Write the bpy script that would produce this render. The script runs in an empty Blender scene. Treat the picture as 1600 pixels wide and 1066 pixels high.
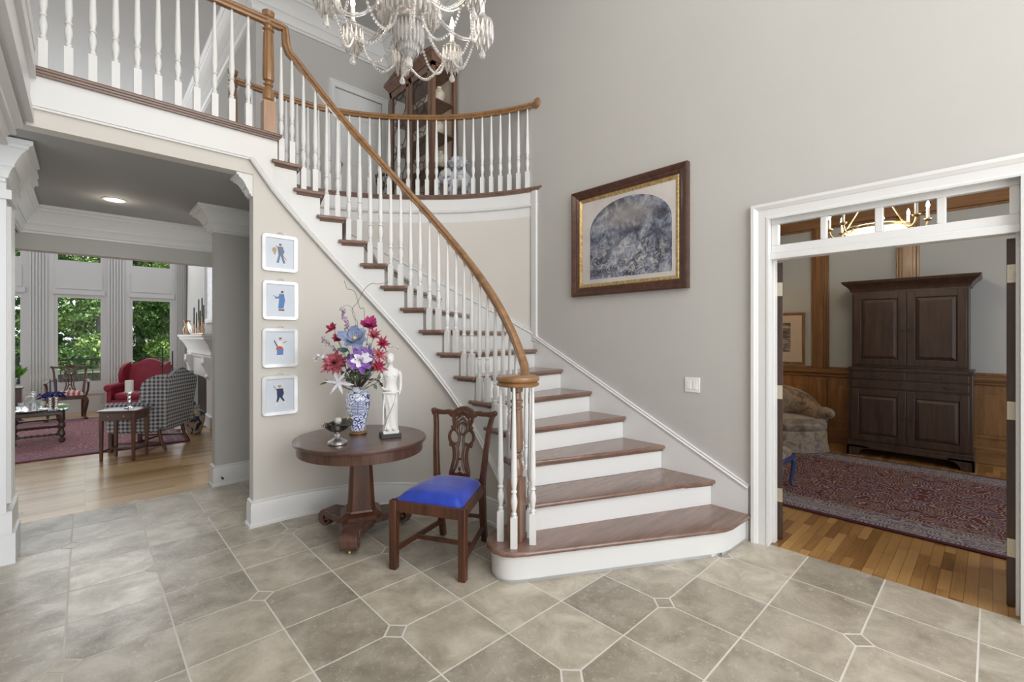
import bpy, math, random
from mathutils import Vector, Matrix
random.seed(7)
D = bpy.data
SC = bpy.context.scene
COL = SC.collection
PI = math.pi
R = math.radians
# ------------------------------------------------------------------ camera
TH = R(43.3)
cd = D.cameras.new('camera'); cam = D.objects.new('camera', cd); COL.objects.link(cam)
cam.location = (0, 0, 1.5)
cam.rotation_euler = (R(90), 0, -TH)
cd.sensor_width = 36; cd.lens = 36 * 708 / 1600
cd.shift_y = -6.7 / 1600
cd.clip_start = 0.05; cd.clip_end = 300
SC.camera = cam
# ------------------------------------------------------------------ world, sun, large lights, exposure
w = D.worlds.new('World'); SC.world = w; w.use_nodes = True
nt = w.node_tree; nt.nodes.clear()
wo = nt.nodes.new('ShaderNodeOutputWorld'); bg = nt.nodes.new('ShaderNodeBackground')
bg.inputs[0].default_value = (0.86, 0.93, 1.0, 1); bg.inputs[1].default_value = 1.0
nt.links.new(bg.outputs[0], wo.inputs[0])
SC.view_settings.view_transform = 'Standard'
SC.view_settings.look = 'None'
SC.view_settings.gamma = 1.0
SC.view_settings.use_curve_mapping = False
SC.view_settings.exposure = 0.68

def sun(name, rot, e, ang, col=(1, 1, 1)):
    l = D.lights.new(name, 'SUN'); l.energy = e; l.angle = ang; l.color = col
    o = D.objects.new(name, l); o.rotation_euler = rot; COL.objects.link(o); return o

def area(name, loc, direction, sx, sy, e, col=(1, 1, 1)):
    l = D.lights.new(name, 'AREA'); l.shape = 'RECTANGLE'; l.size = sx; l.size_y = sy; l.energy = e; l.color = col
    o = D.objects.new(name, l); o.location = loc
    o.rotation_euler = Vector(direction).to_track_quat('-Z', 'Y').to_euler(); COL.objects.link(o); return o

def point(name, loc, e, r=0.05, col=(1, 0.85, 0.65), parent=None):
    l = D.lights.new(name, 'POINT'); l.energy = e; l.shadow_soft_size = r; l.color = col
    o = D.objects.new(name, l); o.location = loc; COL.objects.link(o)
    if parent: o.parent = parent
    return o

sun('sunlight', (R(16), R(10), R(0)), 7.0, R(3), (1, .95, .84))
# added fills for foyer and study, and daylight of the living room's window wall
area('entrance_fill', (0.9, -2.9, 3.2), (0.15, 1, -.05), 4.2, 4.8, 150, (1, .985, .965))  # soft fill lamp added behind the camera; no window stands there
area('foyer_high_fill', (1.6, 0.9, 5.95), (0, 0.15, -1), 3.2, 3.0, 24, (1, .98, .95))  # fill lamp added under the closed ceiling to brighten the foyer
area('living_daylight', (-0.1, 12.2, 2.3), (0, -1, -.1), 3.6, 3.2, 26, (.95, .98, 1))
area('living_upper_daylight', (-.1, 12.2, 4.2), (0.05, -1, .12), 3.6, 1.8, 48, (.96, .98, 1))
area('study_fill', (5.4, -2.8, 1.9), (0, 1, -.1), 2.4, 1.8, 15, (.93, .97, 1))  # area fill added out of view; the study has no window here

# ------------------------------------------------------------------ materials
class NB:
    def __init__(s, name):
        s.m = D.materials.new(name); s.m.use_nodes = True; s.t = s.m.node_tree; s.n = s.t.nodes; s.l = s.t.links
        s.b = s.n['Principled BSDF']
    def node(s, ty, **kw):
        x = s.n.new(ty)
        for k, v in kw.items():
            if k in x.inputs.keys(): x.inputs[k].default_value = v
            else: setattr(x, k, v)
        return x
    def link(s, a, b): s.l.new(a, b)
    def coord(s, scale=(1, 1, 1), rot=(0, 0, 0), loc=(0, 0, 0), kind='Object'):
        tc = s.n.new('ShaderNodeTexCoord'); mp = s.n.new('ShaderNodeMapping')
        mp.inputs['Scale'].default_value = scale; mp.inputs['Rotation'].default_value = rot; mp.inputs['Location'].default_value = loc
        s.link(tc.outputs[kind], mp.inputs[0]); return mp.outputs[0]
    def ramp(s, fac, stops, interp='LINEAR'):
        r = s.n.new('ShaderNodeValToRGB'); r.color_ramp.interpolation = interp
        e = r.color_ramp.elements
        while len(e) < len(stops): e.new(0.5)
        for q, (p, c) in zip(e, stops):
            q.position = p; q.color = (*c, 1) if len(c) == 3 else c
        s.link(fac, r.inputs[0]); return r.outputs[0]
    def noise(s, vec, scale=5, detail=4, rough=.55, dist=0):
        x = s.n.new('ShaderNodeTexNoise'); x.inputs['Scale'].default_value = scale; x.inputs['Detail'].default_value = detail
        x.inputs['Roughness'].default_value = rough; x.inputs['Distortion'].default_value = dist
        if vec: s.link(vec, x.inputs['Vector'])
        return x.outputs['Fac']
    def mix(s, fac, a, b, mode='MIX'):
        x = s.n.new('ShaderNodeMix'); x.data_type = 'RGBA'; x.blend_type = mode
        for i, v in ((0, fac), (6, a), (7, b)):
            if hasattr(v, 'links'): s.link(v, x.inputs[i])
            elif i == 0: x.inputs[0].default_value = v
            else: x.inputs[i].default_value = (*v, 1)
        return x.outputs[2]
    def math(s, op, a, b=0):
        x = s.n.new('ShaderNodeMath'); x.operation = op
        for i, v in ((0, a), (1, b)):
            if hasattr(v, 'links'): s.link(v, x.inputs[i])
            else: x.inputs[i].default_value = v
        return x.outputs[0]
    def col(s, c):
        if hasattr(c, 'links'): s.link(c, s.b.inputs['Base Color'])
        else: s.b.inputs['Base Color'].default_value = (*c, 1)
    def bump(s, h, strength=.1, dist=.01):
        x = s.n.new('ShaderNodeBump'); x.inputs['Strength'].default_value = strength; x.inputs['Distance'].default_value = dist
        s.link(h, x.inputs['Height']); s.link(x.outputs[0], s.b.inputs['Normal'])
    def set(s, **kw):
        for k, v in kw.items(): s.b.inputs[k.replace('_', ' ')].default_value = v

def m_plain(name, c, rough=.5, metal=0, var=.06, scale=3, **kw):
    k = NB(name); n = k.noise(k.coord(), scale, 3)
    k.col(k.ramp(n, [(.3, tuple(x * (1 - var) for x in c)), (.7, tuple(min(1, x * (1 + var)) for x in c))]))
    k.set(Roughness=rough, Metallic=metal)
    for a, b in kw.items(): k.b.inputs[a.replace('_', ' ')].default_value = b
    return k.m

def m_paint(name, c, rough=.6, weave=False):
    k = NB(name); v = k.coord()
    n = k.noise(v, .8, 3)
    k.col(k.ramp(n, [(.3, tuple(x * .97 for x in c)), (.7, tuple(x * 1.02 for x in c))]))
    k.set(Roughness=rough)
    if weave: k.bump(k.noise(k.coord((60, 60, 500)), 1, 2), .12, .002)
    else: k.bump(k.noise(v, 120, 2), .03, .001)
    return k.m

def m_wood(name, dark, light, axis='X', scale=1.0, rough=.35, ring=.5, coat=.2):
    k = NB(name)
    sc = {'X': (1.2, 14, 14), 'Y': (14, 1.2, 14), 'Z': (14, 14, 1.2)}[axis]
    v = k.coord(tuple(q * scale for q in sc))
    n1 = k.noise(v, 1.6, 6, .6, .6)
    n2 = k.noise(k.coord(tuple(q * scale * 6 for q in sc)), 1.5, 3, .6)
    f = k.math('ADD', k.math('MULTIPLY', n1, .7), k.math('MULTIPLY', n2, .3))
    k.col(k.ramp(f, [(.32, dark), (.5, tuple((a + b) / 2 for a, b in zip(dark, light))), (.68, light)]))
    k.set(Roughness=rough); k.b.inputs['Coat Weight'].default_value = coat; k.b.inputs['Coat Roughness'].default_value = .2
    k.bump(n2, .05, .001)
    return k.m

def m_planks(name, cols, along='X', bw=1.1, bh=.085, rough=.3, z=0):
    k = NB(name)
    tc = k.n.new('ShaderNodeTexCoord')
    mp = k.n.new('ShaderNodeMapping'); mp.inputs['Rotation'].default_value = (0, 0, 0 if along == 'X' else R(90))
    k.link(tc.outputs['Object'], mp.inputs[0])
    br = k.n.new('ShaderNodeTexBrick'); k.link(mp.outputs[0], br.inputs[0])
    br.offset = .37; br.offset_frequency = 2; br.squash = .8; br.squash_frequency = 3
    br.inputs['Scale'].default_value = 1; br.inputs['Brick Width'].default_value = bw; br.inputs['Row Height'].default_value = bh
    br.inputs['Mortar Size'].default_value = .0012; br.inputs['Mortar Smooth'].default_value = .2; br.inputs['Bias'].default_value = 0
    br.inputs['Color1'].default_value = (0, 0, 0, 1); br.inputs['Color2'].default_value = (1, 1, 1, 1); br.inputs['Mortar'].default_value = (.5, .5, .5, 1)
    sep = k.n.new('ShaderNodeSeparateColor'); k.link(br.outputs['Color'], sep.inputs[0])
    g = k.n.new('ShaderNodeVectorMath'); g.operation = 'MULTIPLY'; g.inputs[1].default_value = (1.5, 22, 1)
    k.link(mp.outputs[0], g.inputs[0])
    ad = k.n.new('ShaderNodeVectorMath'); ad.operation = 'ADD'
    k.link(g.outputs[0], ad.inputs[0]); k.link(br.outputs['Color'], ad.inputs[1])
    n = k.noise(ad.outputs[0], 2.2, 6, .6, .8)
    f = k.math('ADD', k.math('MULTIPLY', sep.outputs[0], .6), k.math('MULTIPLY', n, .42))
    c = k.ramp(f, [(.2, cols[0]), (.5, cols[1]), (.85, cols[2])])
    c = k.mix(br.outputs['Fac'], c, tuple(x * .35 for x in cols[0]))
    k.col(c); k.set(Roughness=rough); k.b.inputs['Coat Weight'].default_value = .25; k.b.inputs['Coat Roughness'].default_value = .15
    return k.m

def m_tile():
    k = NB('travertine')
    at = k.n.new('ShaderNodeAttribute'); at.attribute_name = 'rnd'
    v = k.coord()
    off = k.n.new('ShaderNodeVectorMath'); off.operation = 'MULTIPLY_ADD'
    k.link(at.outputs['Fac'], off.inputs[0]); off.inputs[1].default_value = (37, 19, 0); k.link(v, off.inputs[2])
    n = k.noise(off.outputs[0], 4.5, 8, .65, .4)
    base = k.ramp(n, [(.28, (.28, .245, .195)), (.5, (.43, .39, .325)), (.72, (.62, .575, .50))])
    tint = k.ramp(at.outputs['Fac'], [(0, (.70, .68, .65)), (.5, (.95, .93, .90)), (1, (1.18, 1.16, 1.12))])
    c = k.mix(1, base, tint, 'MULTIPLY')
    pits = k.noise(off.outputs[0], 38, 5, .7, 1.2)
    pm = k.ramp(pits, [(.56, (0, 0, 0)), (.66, (1, 1, 1))])
    c = k.mix(k.math('MULTIPLY', pm, .55), c, (.62, .58, .51))
    k.col(c); k.set(Roughness=.33)
    k.link(k.ramp(n, [(.3, (.42, .42, .42)), (.7, (.24, .24, .24))]), k.b.inputs['Roughness'])
    k.bump(pits, .12, .002)
    return k.m

def m_glass(name, c=(1, 1, 1), rough=0, ior=1.45):
    k = NB(name); k.col(c); k.set(Roughness=rough, IOR=ior); k.b.inputs['Transmission Weight'].default_value = 1
    n = k.noise(k.coord(), 3, 1); k.link(k.ramp(n, [(0, tuple(x * .99 for x in c)), (1, c)]), k.b.inputs['Base Color'])
    return k.m

def m_pane(name, refl=.08, tint=(1, 1, 1)):
    # thin window glass: mostly transparent with a light mirror reflection
    k = NB(name); k.n.remove(k.b)
    tr = k.n.new('ShaderNodeBsdfTransparent'); tr.inputs[0].default_value = (*tint, 1)
    gl = k.n.new('ShaderNodeBsdfGlossy'); gl.inputs['Roughness'].default_value = .02
    fr = k.n.new('ShaderNodeFresnel'); fr.inputs[0].default_value = 1.10
    mx = k.n.new('ShaderNodeMixShader')
    k.link(fr.outputs[0], mx.inputs[0]); k.link(tr.outputs[0], mx.inputs[1]); k.link(gl.outputs[0], mx.inputs[2])
    k.link(mx.outputs[0], k.n['Material Output'].inputs[0]); return k.m

def m_emit(name, c, e):
    k = NB(name); k.col(c); k.b.inputs['Emission Color'].default_value = (*c, 1); k.b.inputs['Emission Strength'].default_value = e; return k.m

M = {}
M['wall'] = m_paint('wall_paint', (.515, .503, .482), .7, True)
M['cream'] = m_paint('cream_paint', (.66, .63, .585), .7, True)
M['ceil'] = m_paint('ceiling_paint', (.50, .50, .50), .8)
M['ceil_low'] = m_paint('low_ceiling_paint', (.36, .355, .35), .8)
M['white'] = m_paint('white_trim', (.745, .745, .74), .35)
M['studywall'] = m_paint('grey_grasscloth', (.47, .49, .49), .8, True)
M['tread'] = m_wood('tread_wood', (.13, .068, .048), (.27, .16, .12), 'X', .8, .25, coat=.5)
M['tread2'] = m_wood('nosing_wood', (.12, .068, .048), (.25, .155, .115), 'X', .8, .3)
M['rail'] = m_wood('rail_oak', (.17, .08, .03), (.36, .19, .075), 'X', .7, .28, coat=.5)
M['newel'] = m_wood('newel_oak', (.30, .17, .10), (.45, .27, .17), 'Z', .8, .35)
M['newel2'] = m_wood('newel_golden', (.17, .08, .03), (.36, .19, .07), 'Z', .8, .3, coat=.5)
M['mahog'] = m_wood('mahogany', (.032, .010, .005), (.135, .045, .020), 'Z', .9, .34, coat=.25)
M['mahogx'] = m_wood('mahogany_flat', (.035, .013, .007), (.11, .042, .024), 'X', .7, .3, coat=.3)
M['newel3'] = m_wood('newel_brown', (.17, .09, .055), (.32, .185, .12), 'Z', .8, .3, coat=.3)
M['walnut'] = m_wood('walnut', (.045, .020, .014), (.165, .08, .055), 'Z', .7, .36, coat=.2)
M['walnutx'] = m_wood('walnut_flat', (.055, .026, .02), (.15, .078, .060), 'X', .6, .28, coat=.4)
M['darkoak'] = m_wood('dark_oak', (.026, .013, .009), (.075, .040, .026), 'Z', .9, .35)
M['panelwood'] = m_wood('panelling', (.15, .07, .025), (.34, .17, .065), 'Z', .7, .35, coat=.3)
M['panelwoody'] = m_wood('panelling_rail', (.14, .065, .024), (.31, .155, .06), 'Y', .7, .35, coat=.3)
M['cabinet'] = m_wood('cabinet_wood', (.10, .05, .03), (.24, .13, .08), 'Z', .8, .35, coat=.3)
M['oakfloor'] = m_planks('oak_floor_living', [(.30, .17, .07), (.47, .29, .13), (.60, .40, .20)], 'X', 1.3, .085)
M['oakfloor2'] = m_planks('oak_floor_study', [(.20, .092, .026), (.37, .195, .064), (.48, .28, .105)], 'X', .42, .058)
M['tile'] = m_tile()
M['grout'] = m_plain('grout', (.70, .67, .61), .8)
M['brass'] = m_plain('brass', (.72, .55, .28), .28, 1)
M['nickel'] = m_plain('old_nickel', (.62, .57, .46), .4, 1)
M['silver'] = m_plain('silver', (.82, .81, .79), .25, 1)
M['black'] = m_plain('black', (.02, .02, .02), .4)
M['crystal'] = m_glass('crystal', (1, 1, 1), 0, 1.5)
M['pane'] = m_pane('window_glass')
M['plate'] = m_plain('switch_plastic', (.82, .82, .80), .3)

# ------------------------------------------------------------------ mesh builder
class MB:
    def __init__(s): s.v = []; s.f = []; s.mi = []; s.x = None
    def _add(s, vs, fs, m=0):
        b = len(s.v)
        if s.x is not None: vs = [s.x @ Vector(p) for p in vs]
        s.v += [tuple(p) for p in vs]; s.f += [[b + i for i in q] for q in fs]; s.mi += [m] * len(fs)
        return s
    def box(s, x0, x1, y0, y1, z0, z1, m=0):
        v = [(x0, y0, z0), (x1, y0, z0), (x1, y1, z0), (x0, y1, z0), (x0, y0, z1), (x1, y0, z1), (x1, y1, z1), (x0, y1, z1)]
        return s._add(v, [(0, 3, 2, 1), (4, 5, 6, 7), (0, 1, 5, 4), (1, 2, 6, 5), (2, 3, 7, 6), (3, 0, 4, 7)], m)
    def cbox(s, c, d, m=0, rz=0, rx=0, ry=0):
        mt = Matrix.Translation(Vector(c)) @ Matrix.Rotation(rz, 4, 'Z') @ Matrix.Rotation(ry, 4, 'Y') @ Matrix.Rotation(rx, 4, 'X')
        a, b, e = d[0] / 2, d[1] / 2, d[2] / 2
        v = [mt @ Vector(p) for p in [(-a, -b, -e), (a, -b, -e), (a, b, -e), (-a, b, -e), (-a, -b, e), (a, -b, e), (a, b, e), (-a, b, e)]]
        return s._add(v, [(0, 3, 2, 1), (4, 5, 6, 7), (0, 1, 5, 4), (1, 2, 6, 5), (2, 3, 7, 6), (3, 0, 4, 7)], m)
    def frustum(s, c, w0, d0, w1, d1, z0, z1, m=0, off=(0, 0)):
        x, y = c; ox, oy = off
        v = [(x - w0, y - d0, z0), (x + w0, y - d0, z0), (x + w0, y + d0, z0), (x - w0, y + d0, z0),
             (x + ox - w1, y + oy - d1, z1), (x + ox + w1, y + oy - d1, z1), (x + ox + w1, y + oy + d1, z1), (x + ox - w1, y + oy + d1, z1)]
        return s._add(v, [(0, 3, 2, 1), (4, 5, 6, 7), (0, 1, 5, 4), (1, 2, 6, 5), (2, 3, 7, 6), (3, 0, 4, 7)], m)
    def prism(s, poly, z0, z1, m=0):
        n = len(poly)
        ar = sum(poly[i][0] * poly[(i + 1) % n][1] - poly[(i + 1) % n][0] * poly[i][1] for i in range(n))
        if ar < 0: poly = poly[::-1]
        v = [(p[0], p[1], z0) for p in poly] + [(p[0], p[1], z1) for p in poly]
        return s._add(v, [list(range(n))[::-1], list(range(n, 2 * n))] + [(i, (i + 1) % n, n + (i + 1) % n, n + i) for i in range(n)], m)
    def extr(s, poly, org, u, v, d, m=0):
        """polygon in the plane (u,v) at org, extruded along vector d"""
        org, u, v, d = Vector(org), Vector(u), Vector(v), Vector(d)
        n = len(poly)
        a = [org + u * p[0] + v * p[1] for p in poly]
        return s._add(a + [p + d for p in a], [list(range(n))[::-1], list(range(n, 2 * n))] + [(i, (i + 1) % n, n + (i + 1) % n, n + i) for i in range(n)], m)
    def loft(s, rings, m=0, cap=True, closed=True, loop=False):
        n = len(rings[0]); v = [p for r in rings for p in r]; f = []
        k = len(rings)
        for j in range(k if loop else k - 1):
            for i in range(n if closed else n - 1):
                a = j * n + i; b = j * n + (i + 1) % n; j2 = (j + 1) % k
                f.append((a, b, j2 * n + (i + 1) % n, j2 * n + i))
        if cap and closed and not loop: f += [list(range(n))[::-1], [(k - 1) * n + i for i in range(n)]]
        return s._add(v, f, m)
    def lathe(s, prof, c=(0, 0, 0), seg=16, m=0, sx=1, sy=1, cap=True, ph=0):
        rg = []
        for r, z in prof:
            rg.append([(c[0] + sx * max(r, 1e-4) * math.cos(ph + 2 * PI * i / seg), c[1] + sy * max(r, 1e-4) * math.sin(ph + 2 * PI * i / seg), c[2] + z) for i in range(seg)])
        return s.loft(rg, m, cap)
    def ell(s, c, r, seg=12, rings=8, m=0):
        if not hasattr(r, '__len__'): r = (r, r, r)
        pr = [(math.sin(PI * j / rings), -math.cos(PI * j / rings)) for j in range(rings + 1)]
        rg = [[(c[0] + r[0] * max(a, 1e-3) * math.cos(2 * PI * i / seg), c[1] + r[1] * max(a, 1e-3) * math.sin(2 * PI * i / seg), c[2] + r[2] * z) for i in range(seg)] for a, z in pr]
        return s.loft(rg, m)
    def tube(s, pts, r, seg=8, m=0, flat=1.0, cap=True):
        pts = [Vector(p) for p in pts]; n = len(pts)
        rr = r if hasattr(r, '__len__') else [r] * n
        rg = []; up = Vector((0, 0, 1)); prev = None
        for i in range(n):
            t = (pts[min(i + 1, n - 1)] - pts[max(i - 1, 0)])
            if t.length < 1e-9: t = Vector((0, 0, 1))
            t.normalize()
            if prev is None:
                a = up if abs(t.z) < .95 else Vector((1, 0, 0))
                nn = t.cross(a).normalized()
            else:
                nn = (prev - t * prev.dot(t)).normalized()
            prev = nn; bb = t.cross(nn)
            rg.append([pts[i] + (nn * math.cos(2 * PI * k / seg) + bb * math.sin(2 * PI * k / seg) * flat) * rr[i] for k in range(seg)])
        return s.loft(rg, m, cap)
    def sweep(s, path, prof, m=0, closed=False, side=1, cap=True, vert=False):
        """prof = [(out, up)] ; out = horizontal normal to the right of travel (side=1), mitred"""
        P = [Vector(p) for p in path]; n = len(P); rg = []
        for i in range(n):
            a = P[i - 1] if (i > 0 or closed) else None
            b = P[(i + 1) % n] if (i < n - 1 or closed) else None
            d1 = (P[i] - a) if a is not None else (b - P[i]); d2 = (b - P[i]) if b is not None else d1
            h1 = Vector((d1.x, d1.y, 0)); h2 = Vector((d2.x, d2.y, 0))
            if h1.length < 1e-9: h1 = h2
            if h2.length < 1e-9: h2 = h1
            h1.normalize(); h2.normalize()
            n1 = Vector((h1.y, -h1.x, 0)); n2 = Vector((h2.y, -h2.x, 0)); nn = n1 + n2
            if nn.length < 1e-6: nn = n1
            nn.normalize(); nn = nn / max(.3, nn.dot(n1))
            t = d1.normalized() + d2.normalized(); t.normalize()
            if vert: bb = Vector((0, 0, 1))
            else:
                hh = Vector((t.x, t.y, 0)); hh.normalize(); q = math.hypot(t.x, t.y)
                bb = -hh * t.z + Vector((0, 0, q))
            rg.append([P[i] + nn * (side * o) + bb * u for o, u in prof])
        return s.loft(rg, m, cap, True, closed)
    def build(s, name, mat, parent=None, smooth=True, ang=35, bevel=0, seg=2, world=False, sub=0):
        vs = s.v
        if world and parent is not None:
            mi = (Matrix.Translation(parent.location) @ Matrix.Rotation(parent.rotation_euler.z, 4, 'Z')).inverted()
            pp = parent.parent
            vs = [mi @ Vector(p) for p in vs]
        me = D.meshes.new(name); me.from_pydata([tuple(p) for p in vs], [], s.f); me.validate()
        mats = mat if isinstance(mat, (list, tuple)) else [mat]
        for q in mats: me.materials.append(q)
        if len(mats) > 1 and len(me.polygons) == len(s.mi):
            me.polygons.foreach_set('material_index', s.mi)
        import bmesh
        bm = bmesh.new(); bm.from_mesh(me); bmesh.ops.recalc_face_normals(bm, faces=bm.faces); bm.to_mesh(me); bm.free()
        if smooth:
            me.shade_smooth(); me.set_sharp_from_angle(angle=R(ang))
        o = D.objects.new(name, me); COL.objects.link(o)
        if parent is not None: o.parent = parent
        if bevel:
            b = o.modifiers.new('bevel', 'BEVEL'); b.width = bevel; b.segments = seg; b.limit_method = 'ANGLE'; b.angle_limit = R(40); b.harden_normals = False
        if sub:
            q = o.modifiers.new('sub', 'SUBSURF'); q.levels = sub; q.render_levels = sub
        return o

def thing(name, label, cat, loc=(0, 0, 0), rz=0, group=None):
    o = D.objects.new(name, None); COL.objects.link(o); o.empty_display_size = .1
    o.location = loc; o.rotation_euler = (0, 0, rz); o['label'] = label; o['category'] = cat
    if group: o['group'] = group
    return o
def tag(o, label, cat, group=None, kind=None):
    o['label'] = label; o['category'] = cat
    if group: o['group'] = group
    if kind: o['kind'] = kind
    return o
def struct(name, mb, mat, parent=None, **kw):
    o = mb.build(name, mat, parent, **kw)
    if parent is None: o['kind'] = 'structure'
    return o
def kids(o): return [c for c in D.objects if c.parent == o]
def dup(o, parent=None, **kw):
    c = o.copy(); COL.objects.link(c); c.parent = parent
    for k in kids(o): dup(k, c)
    for k, v in kw.items():
        if k in ('loc',): c.location = v
        elif k == 'rz': c.rotation_euler = (0, 0, v)
        else: c[k] = v
    return c
def catmull(P, n=8):
    P = [Vector(p) for p in P]; out = []
    for i in range(len(P) - 1):
        p0 = P[max(i - 1, 0)]; p1 = P[i]; p2 = P[i + 1]; p3 = P[min(i + 2, len(P) - 1)]
        for k in range(n):
            t = k / n
            out.append(.5 * ((2 * p1) + (-p0 + p2) * t + (2 * p0 - 5 * p1 + 4 * p2 - p3) * t * t + (-p0 + 3 * p1 - 3 * p2 + p3) * t ** 3))
    out.append(P[-1]); return out
def rrect(w, h, r, n=4):
    pts = []
    for cx, cy, a in ((w / 2 - r, h / 2 - r, 0), (-w / 2 + r, h / 2 - r, 90), (-w / 2 + r, -h / 2 + r, 180), (w / 2 - r, -h / 2 + r, 270)):
        for k in range(n + 1):
            t = R(a + 90 * k / n); pts.append((cx + r * math.cos(t), cy + r * math.sin(t)))
    return pts
# crown moulding profile: (out from wall, up from its bottom), scaled
def crown_prof(w, h):
    p = [(0, 0), (.12, 0), (.12, .08), (.2, .10), (.24, .2), (.3, .3), (.36, .36), (.4, .36), (.4, .42), (.5, .55), (.62, .68), (.78, .78), (.86, .8), (.86, .86), (1, .9), (1, 1), (0, 1)]
    return [(a * w, b * h) for a, b in p]
def base_prof(h, t=.018):
    return [(0, 0), (t + .012, 0), (t + .012, .02), (t, .03), (t, h - .035), (t - .006, h - .02), (t - .004, h - .01), (.006, h), (0, h)]
def casing_prof(w, t=.03):
    return [(0, 0), (0, t), (.012, t), (.02, t * .75), (w * .35, t * .7), (w * .42, t * .55), (w - .015, t * .45), (w - .008, t * .3), (w, 0)]
# ================================================================== the house shell
XW = 3.57; F2 = 3.12; ZC = 6.13; ZL = 2.78; RH = .195
CX, CY = 1.16, 2.78
def pc(phi, r, z=0): return Vector((CX + r * math.cos(R(phi)), CY + r * math.sin(R(phi)), z))

# tiled foyer floor: 41 cm travertine squares with small insets at every other crossing
PT = .408; GX, GY = 1.152, .455
def is_inset(i, j): return i < 6 and j % 2 == 0 and (i + j // 2) % 2 == 0
def build_tiles():
    vs, fs, rn = [], [], []
    def add(poly, r):
        b = len(vs); n = len(poly)
        cx = sum(p[0] for p in poly) / n; cy = sum(p[1] for p in poly) / n
        for p in poly: vs.append((p[0], p[1], 0.0))
        for p in poly: vs.append((p[0], p[1], -.006))
        fs.append([b + k for k in range(n)]); rn.append(r)
        for k in range(n): fs.append([b + k, b + n + k, b + n + (k + 1) % n, b + (k + 1) % n]); rn.append(r)
    g = .0045; q = .062
    for i in range(-9, 6):
        for j in range(-9, 12):
            x0, y0 = GX + i * PT + g, GY + j * PT + g
            x1, y1 = x0 + PT - 2 * g, y0 + PT - 2 * g
            r = random.random()
            poly = []
            for (x, y, ii, jj, sx, sy) in ((x0, y0, i, j, 1, 1), (x1, y0, i + 1, j, -1, 1), (x1, y1, i + 1, j + 1, -1, -1), (x0, y1, i, j + 1, 1, -1)):
                if is_inset(ii, jj):
                    a = (x + sx * q, y); c = (x, y + sy * q)
                    poly += ([c, a] if (sx, sy) in ((1, 1), (-1, -1)) else [a, c])
                else: poly.append((x, y))
            add(poly, r)
    for i in range(-9, 7):
        for j in range(-9, 13):
            if is_inset(i, j):
                x, y = GX + i * PT, GY + j * PT; d = q - .006
                add([(x - d, y), (x, y - d), (x + d, y), (x, y + d)], random.random())
    b = len(vs)
    X0, X1, Y0, Y1 = GX - 9 * PT, XW + .03, GY - 9 * PT, GY + 12 * PT
    vs.extend([(X0, Y0, -.0012), (X1, Y0, -.0012), (X1, Y1, -.0012), (X0, Y1, -.0012)]); fs.append([b, b + 1, b + 2, b + 3]); rn.append(-1)
    me = D.meshes.new('floor'); me.from_pydata(vs, [], fs)
    at = me.attributes.new('rnd', 'FLOAT', 'FACE'); at.data.foreach_set('value', rn)
    me.materials.append(M['tile']); me.materials.append(M['grout'])
    me.polygons.foreach_set('material_index', [1 if q < 0 else 0 for q in rn])
    o = D.objects.new('floor', me); COL.objects.link(o); o['kind'] = 'structure'
build_tiles()
struct('floor', MB().box(-5, 3.2, GY + 12 * PT, 12.4, -.05, -.001), M['oakfloor'], smooth=False)
struct('floor', MB().box(XW + .03, 7.75, -3.2, 4.2, -.05, -.001), M['oakfloor2'], smooth=False)

# outer (stairwell) curve on the upper floor
OWN = catmull([(3.57, 3.32, 0), (3.50, 3.52, 0), (3.37, 3.80, 0), (3.128, 4.174, 0), (2.821, 4.495, 0), (2.50, 4.76, 0), (2.2, 4.94, 0), (1.9, 5.06, 0), (1.55, 5.10, 0), (1.08, 5.10, 0)], 5)
def offs(path, d):
    out = []
    for i, p in enumerate(path):
        a = path[max(i - 1, 0)]; b = path[min(i + 1, len(path) - 1)]
        t = (b - a); t.z = 0; t.normalize(); n = Vector((t.y, -t.x, 0))
        out.append(Vector((p.x, p.y, p.z)) + n * d)
    return out
# travelling from the right wall to the left, "right" (+d) points up-screen (away from the well)
OW = offs(OWN, .04)                       # wall face under the nosing
def raycurve(phi):
    c, s = math.cos(R(phi)), math.sin(R(phi)); best = None
    for a, b in zip(OW, OW[1:]):
        ex, ey = b.x - a.x, b.y - a.y
        det = c * (-ey) + ex * s
        if abs(det) < 1e-9: continue
        t = ((a.x - CX) * (-ey) + ex * (a.y - CY)) / det
        u = (c * (a.y - CY) - s * (a.x - CX)) / det
        if -.001 <= u <= 1.001 and t > 0: best = Vector((CX + c * t, CY + s * t, 0))
    return best

# right wall with the study doorway
DY0, DY1, DZ = -.12, 1.12, 2.385
wr = MB()
wr.box(XW, XW + .13, DY1, 3.40, 0, ZC); wr.box(XW, XW + .13, -3.2, DY0, 0, ZC); wr.box(XW, XW + .13, DY0, DY1, DZ, ZC)
wr.box(XW, XW + .13, 3.40, 6.7, F2 - .02, ZC)
struct('wall_right', wr, M['wall'], smooth=False)
# upper floor slab behind the stairwell and over the passage
slab = [(p.x, p.y) for p in OW] + [(1.115, 5.14), (1.115, 4.06), (-.255, 4.06), (-3, 4.06), (-3, 6.5), (1.65, 6.5), (1.65, 6.8), (3.57, 6.8)]
struct('floor', MB().prism(slab, F2 - .30, F2 - .035), M['white'], smooth=False)
struct('floor', MB().prism(slab, F2 - .035, F2 - .004), M['oakfloor'], smooth=False)
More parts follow.
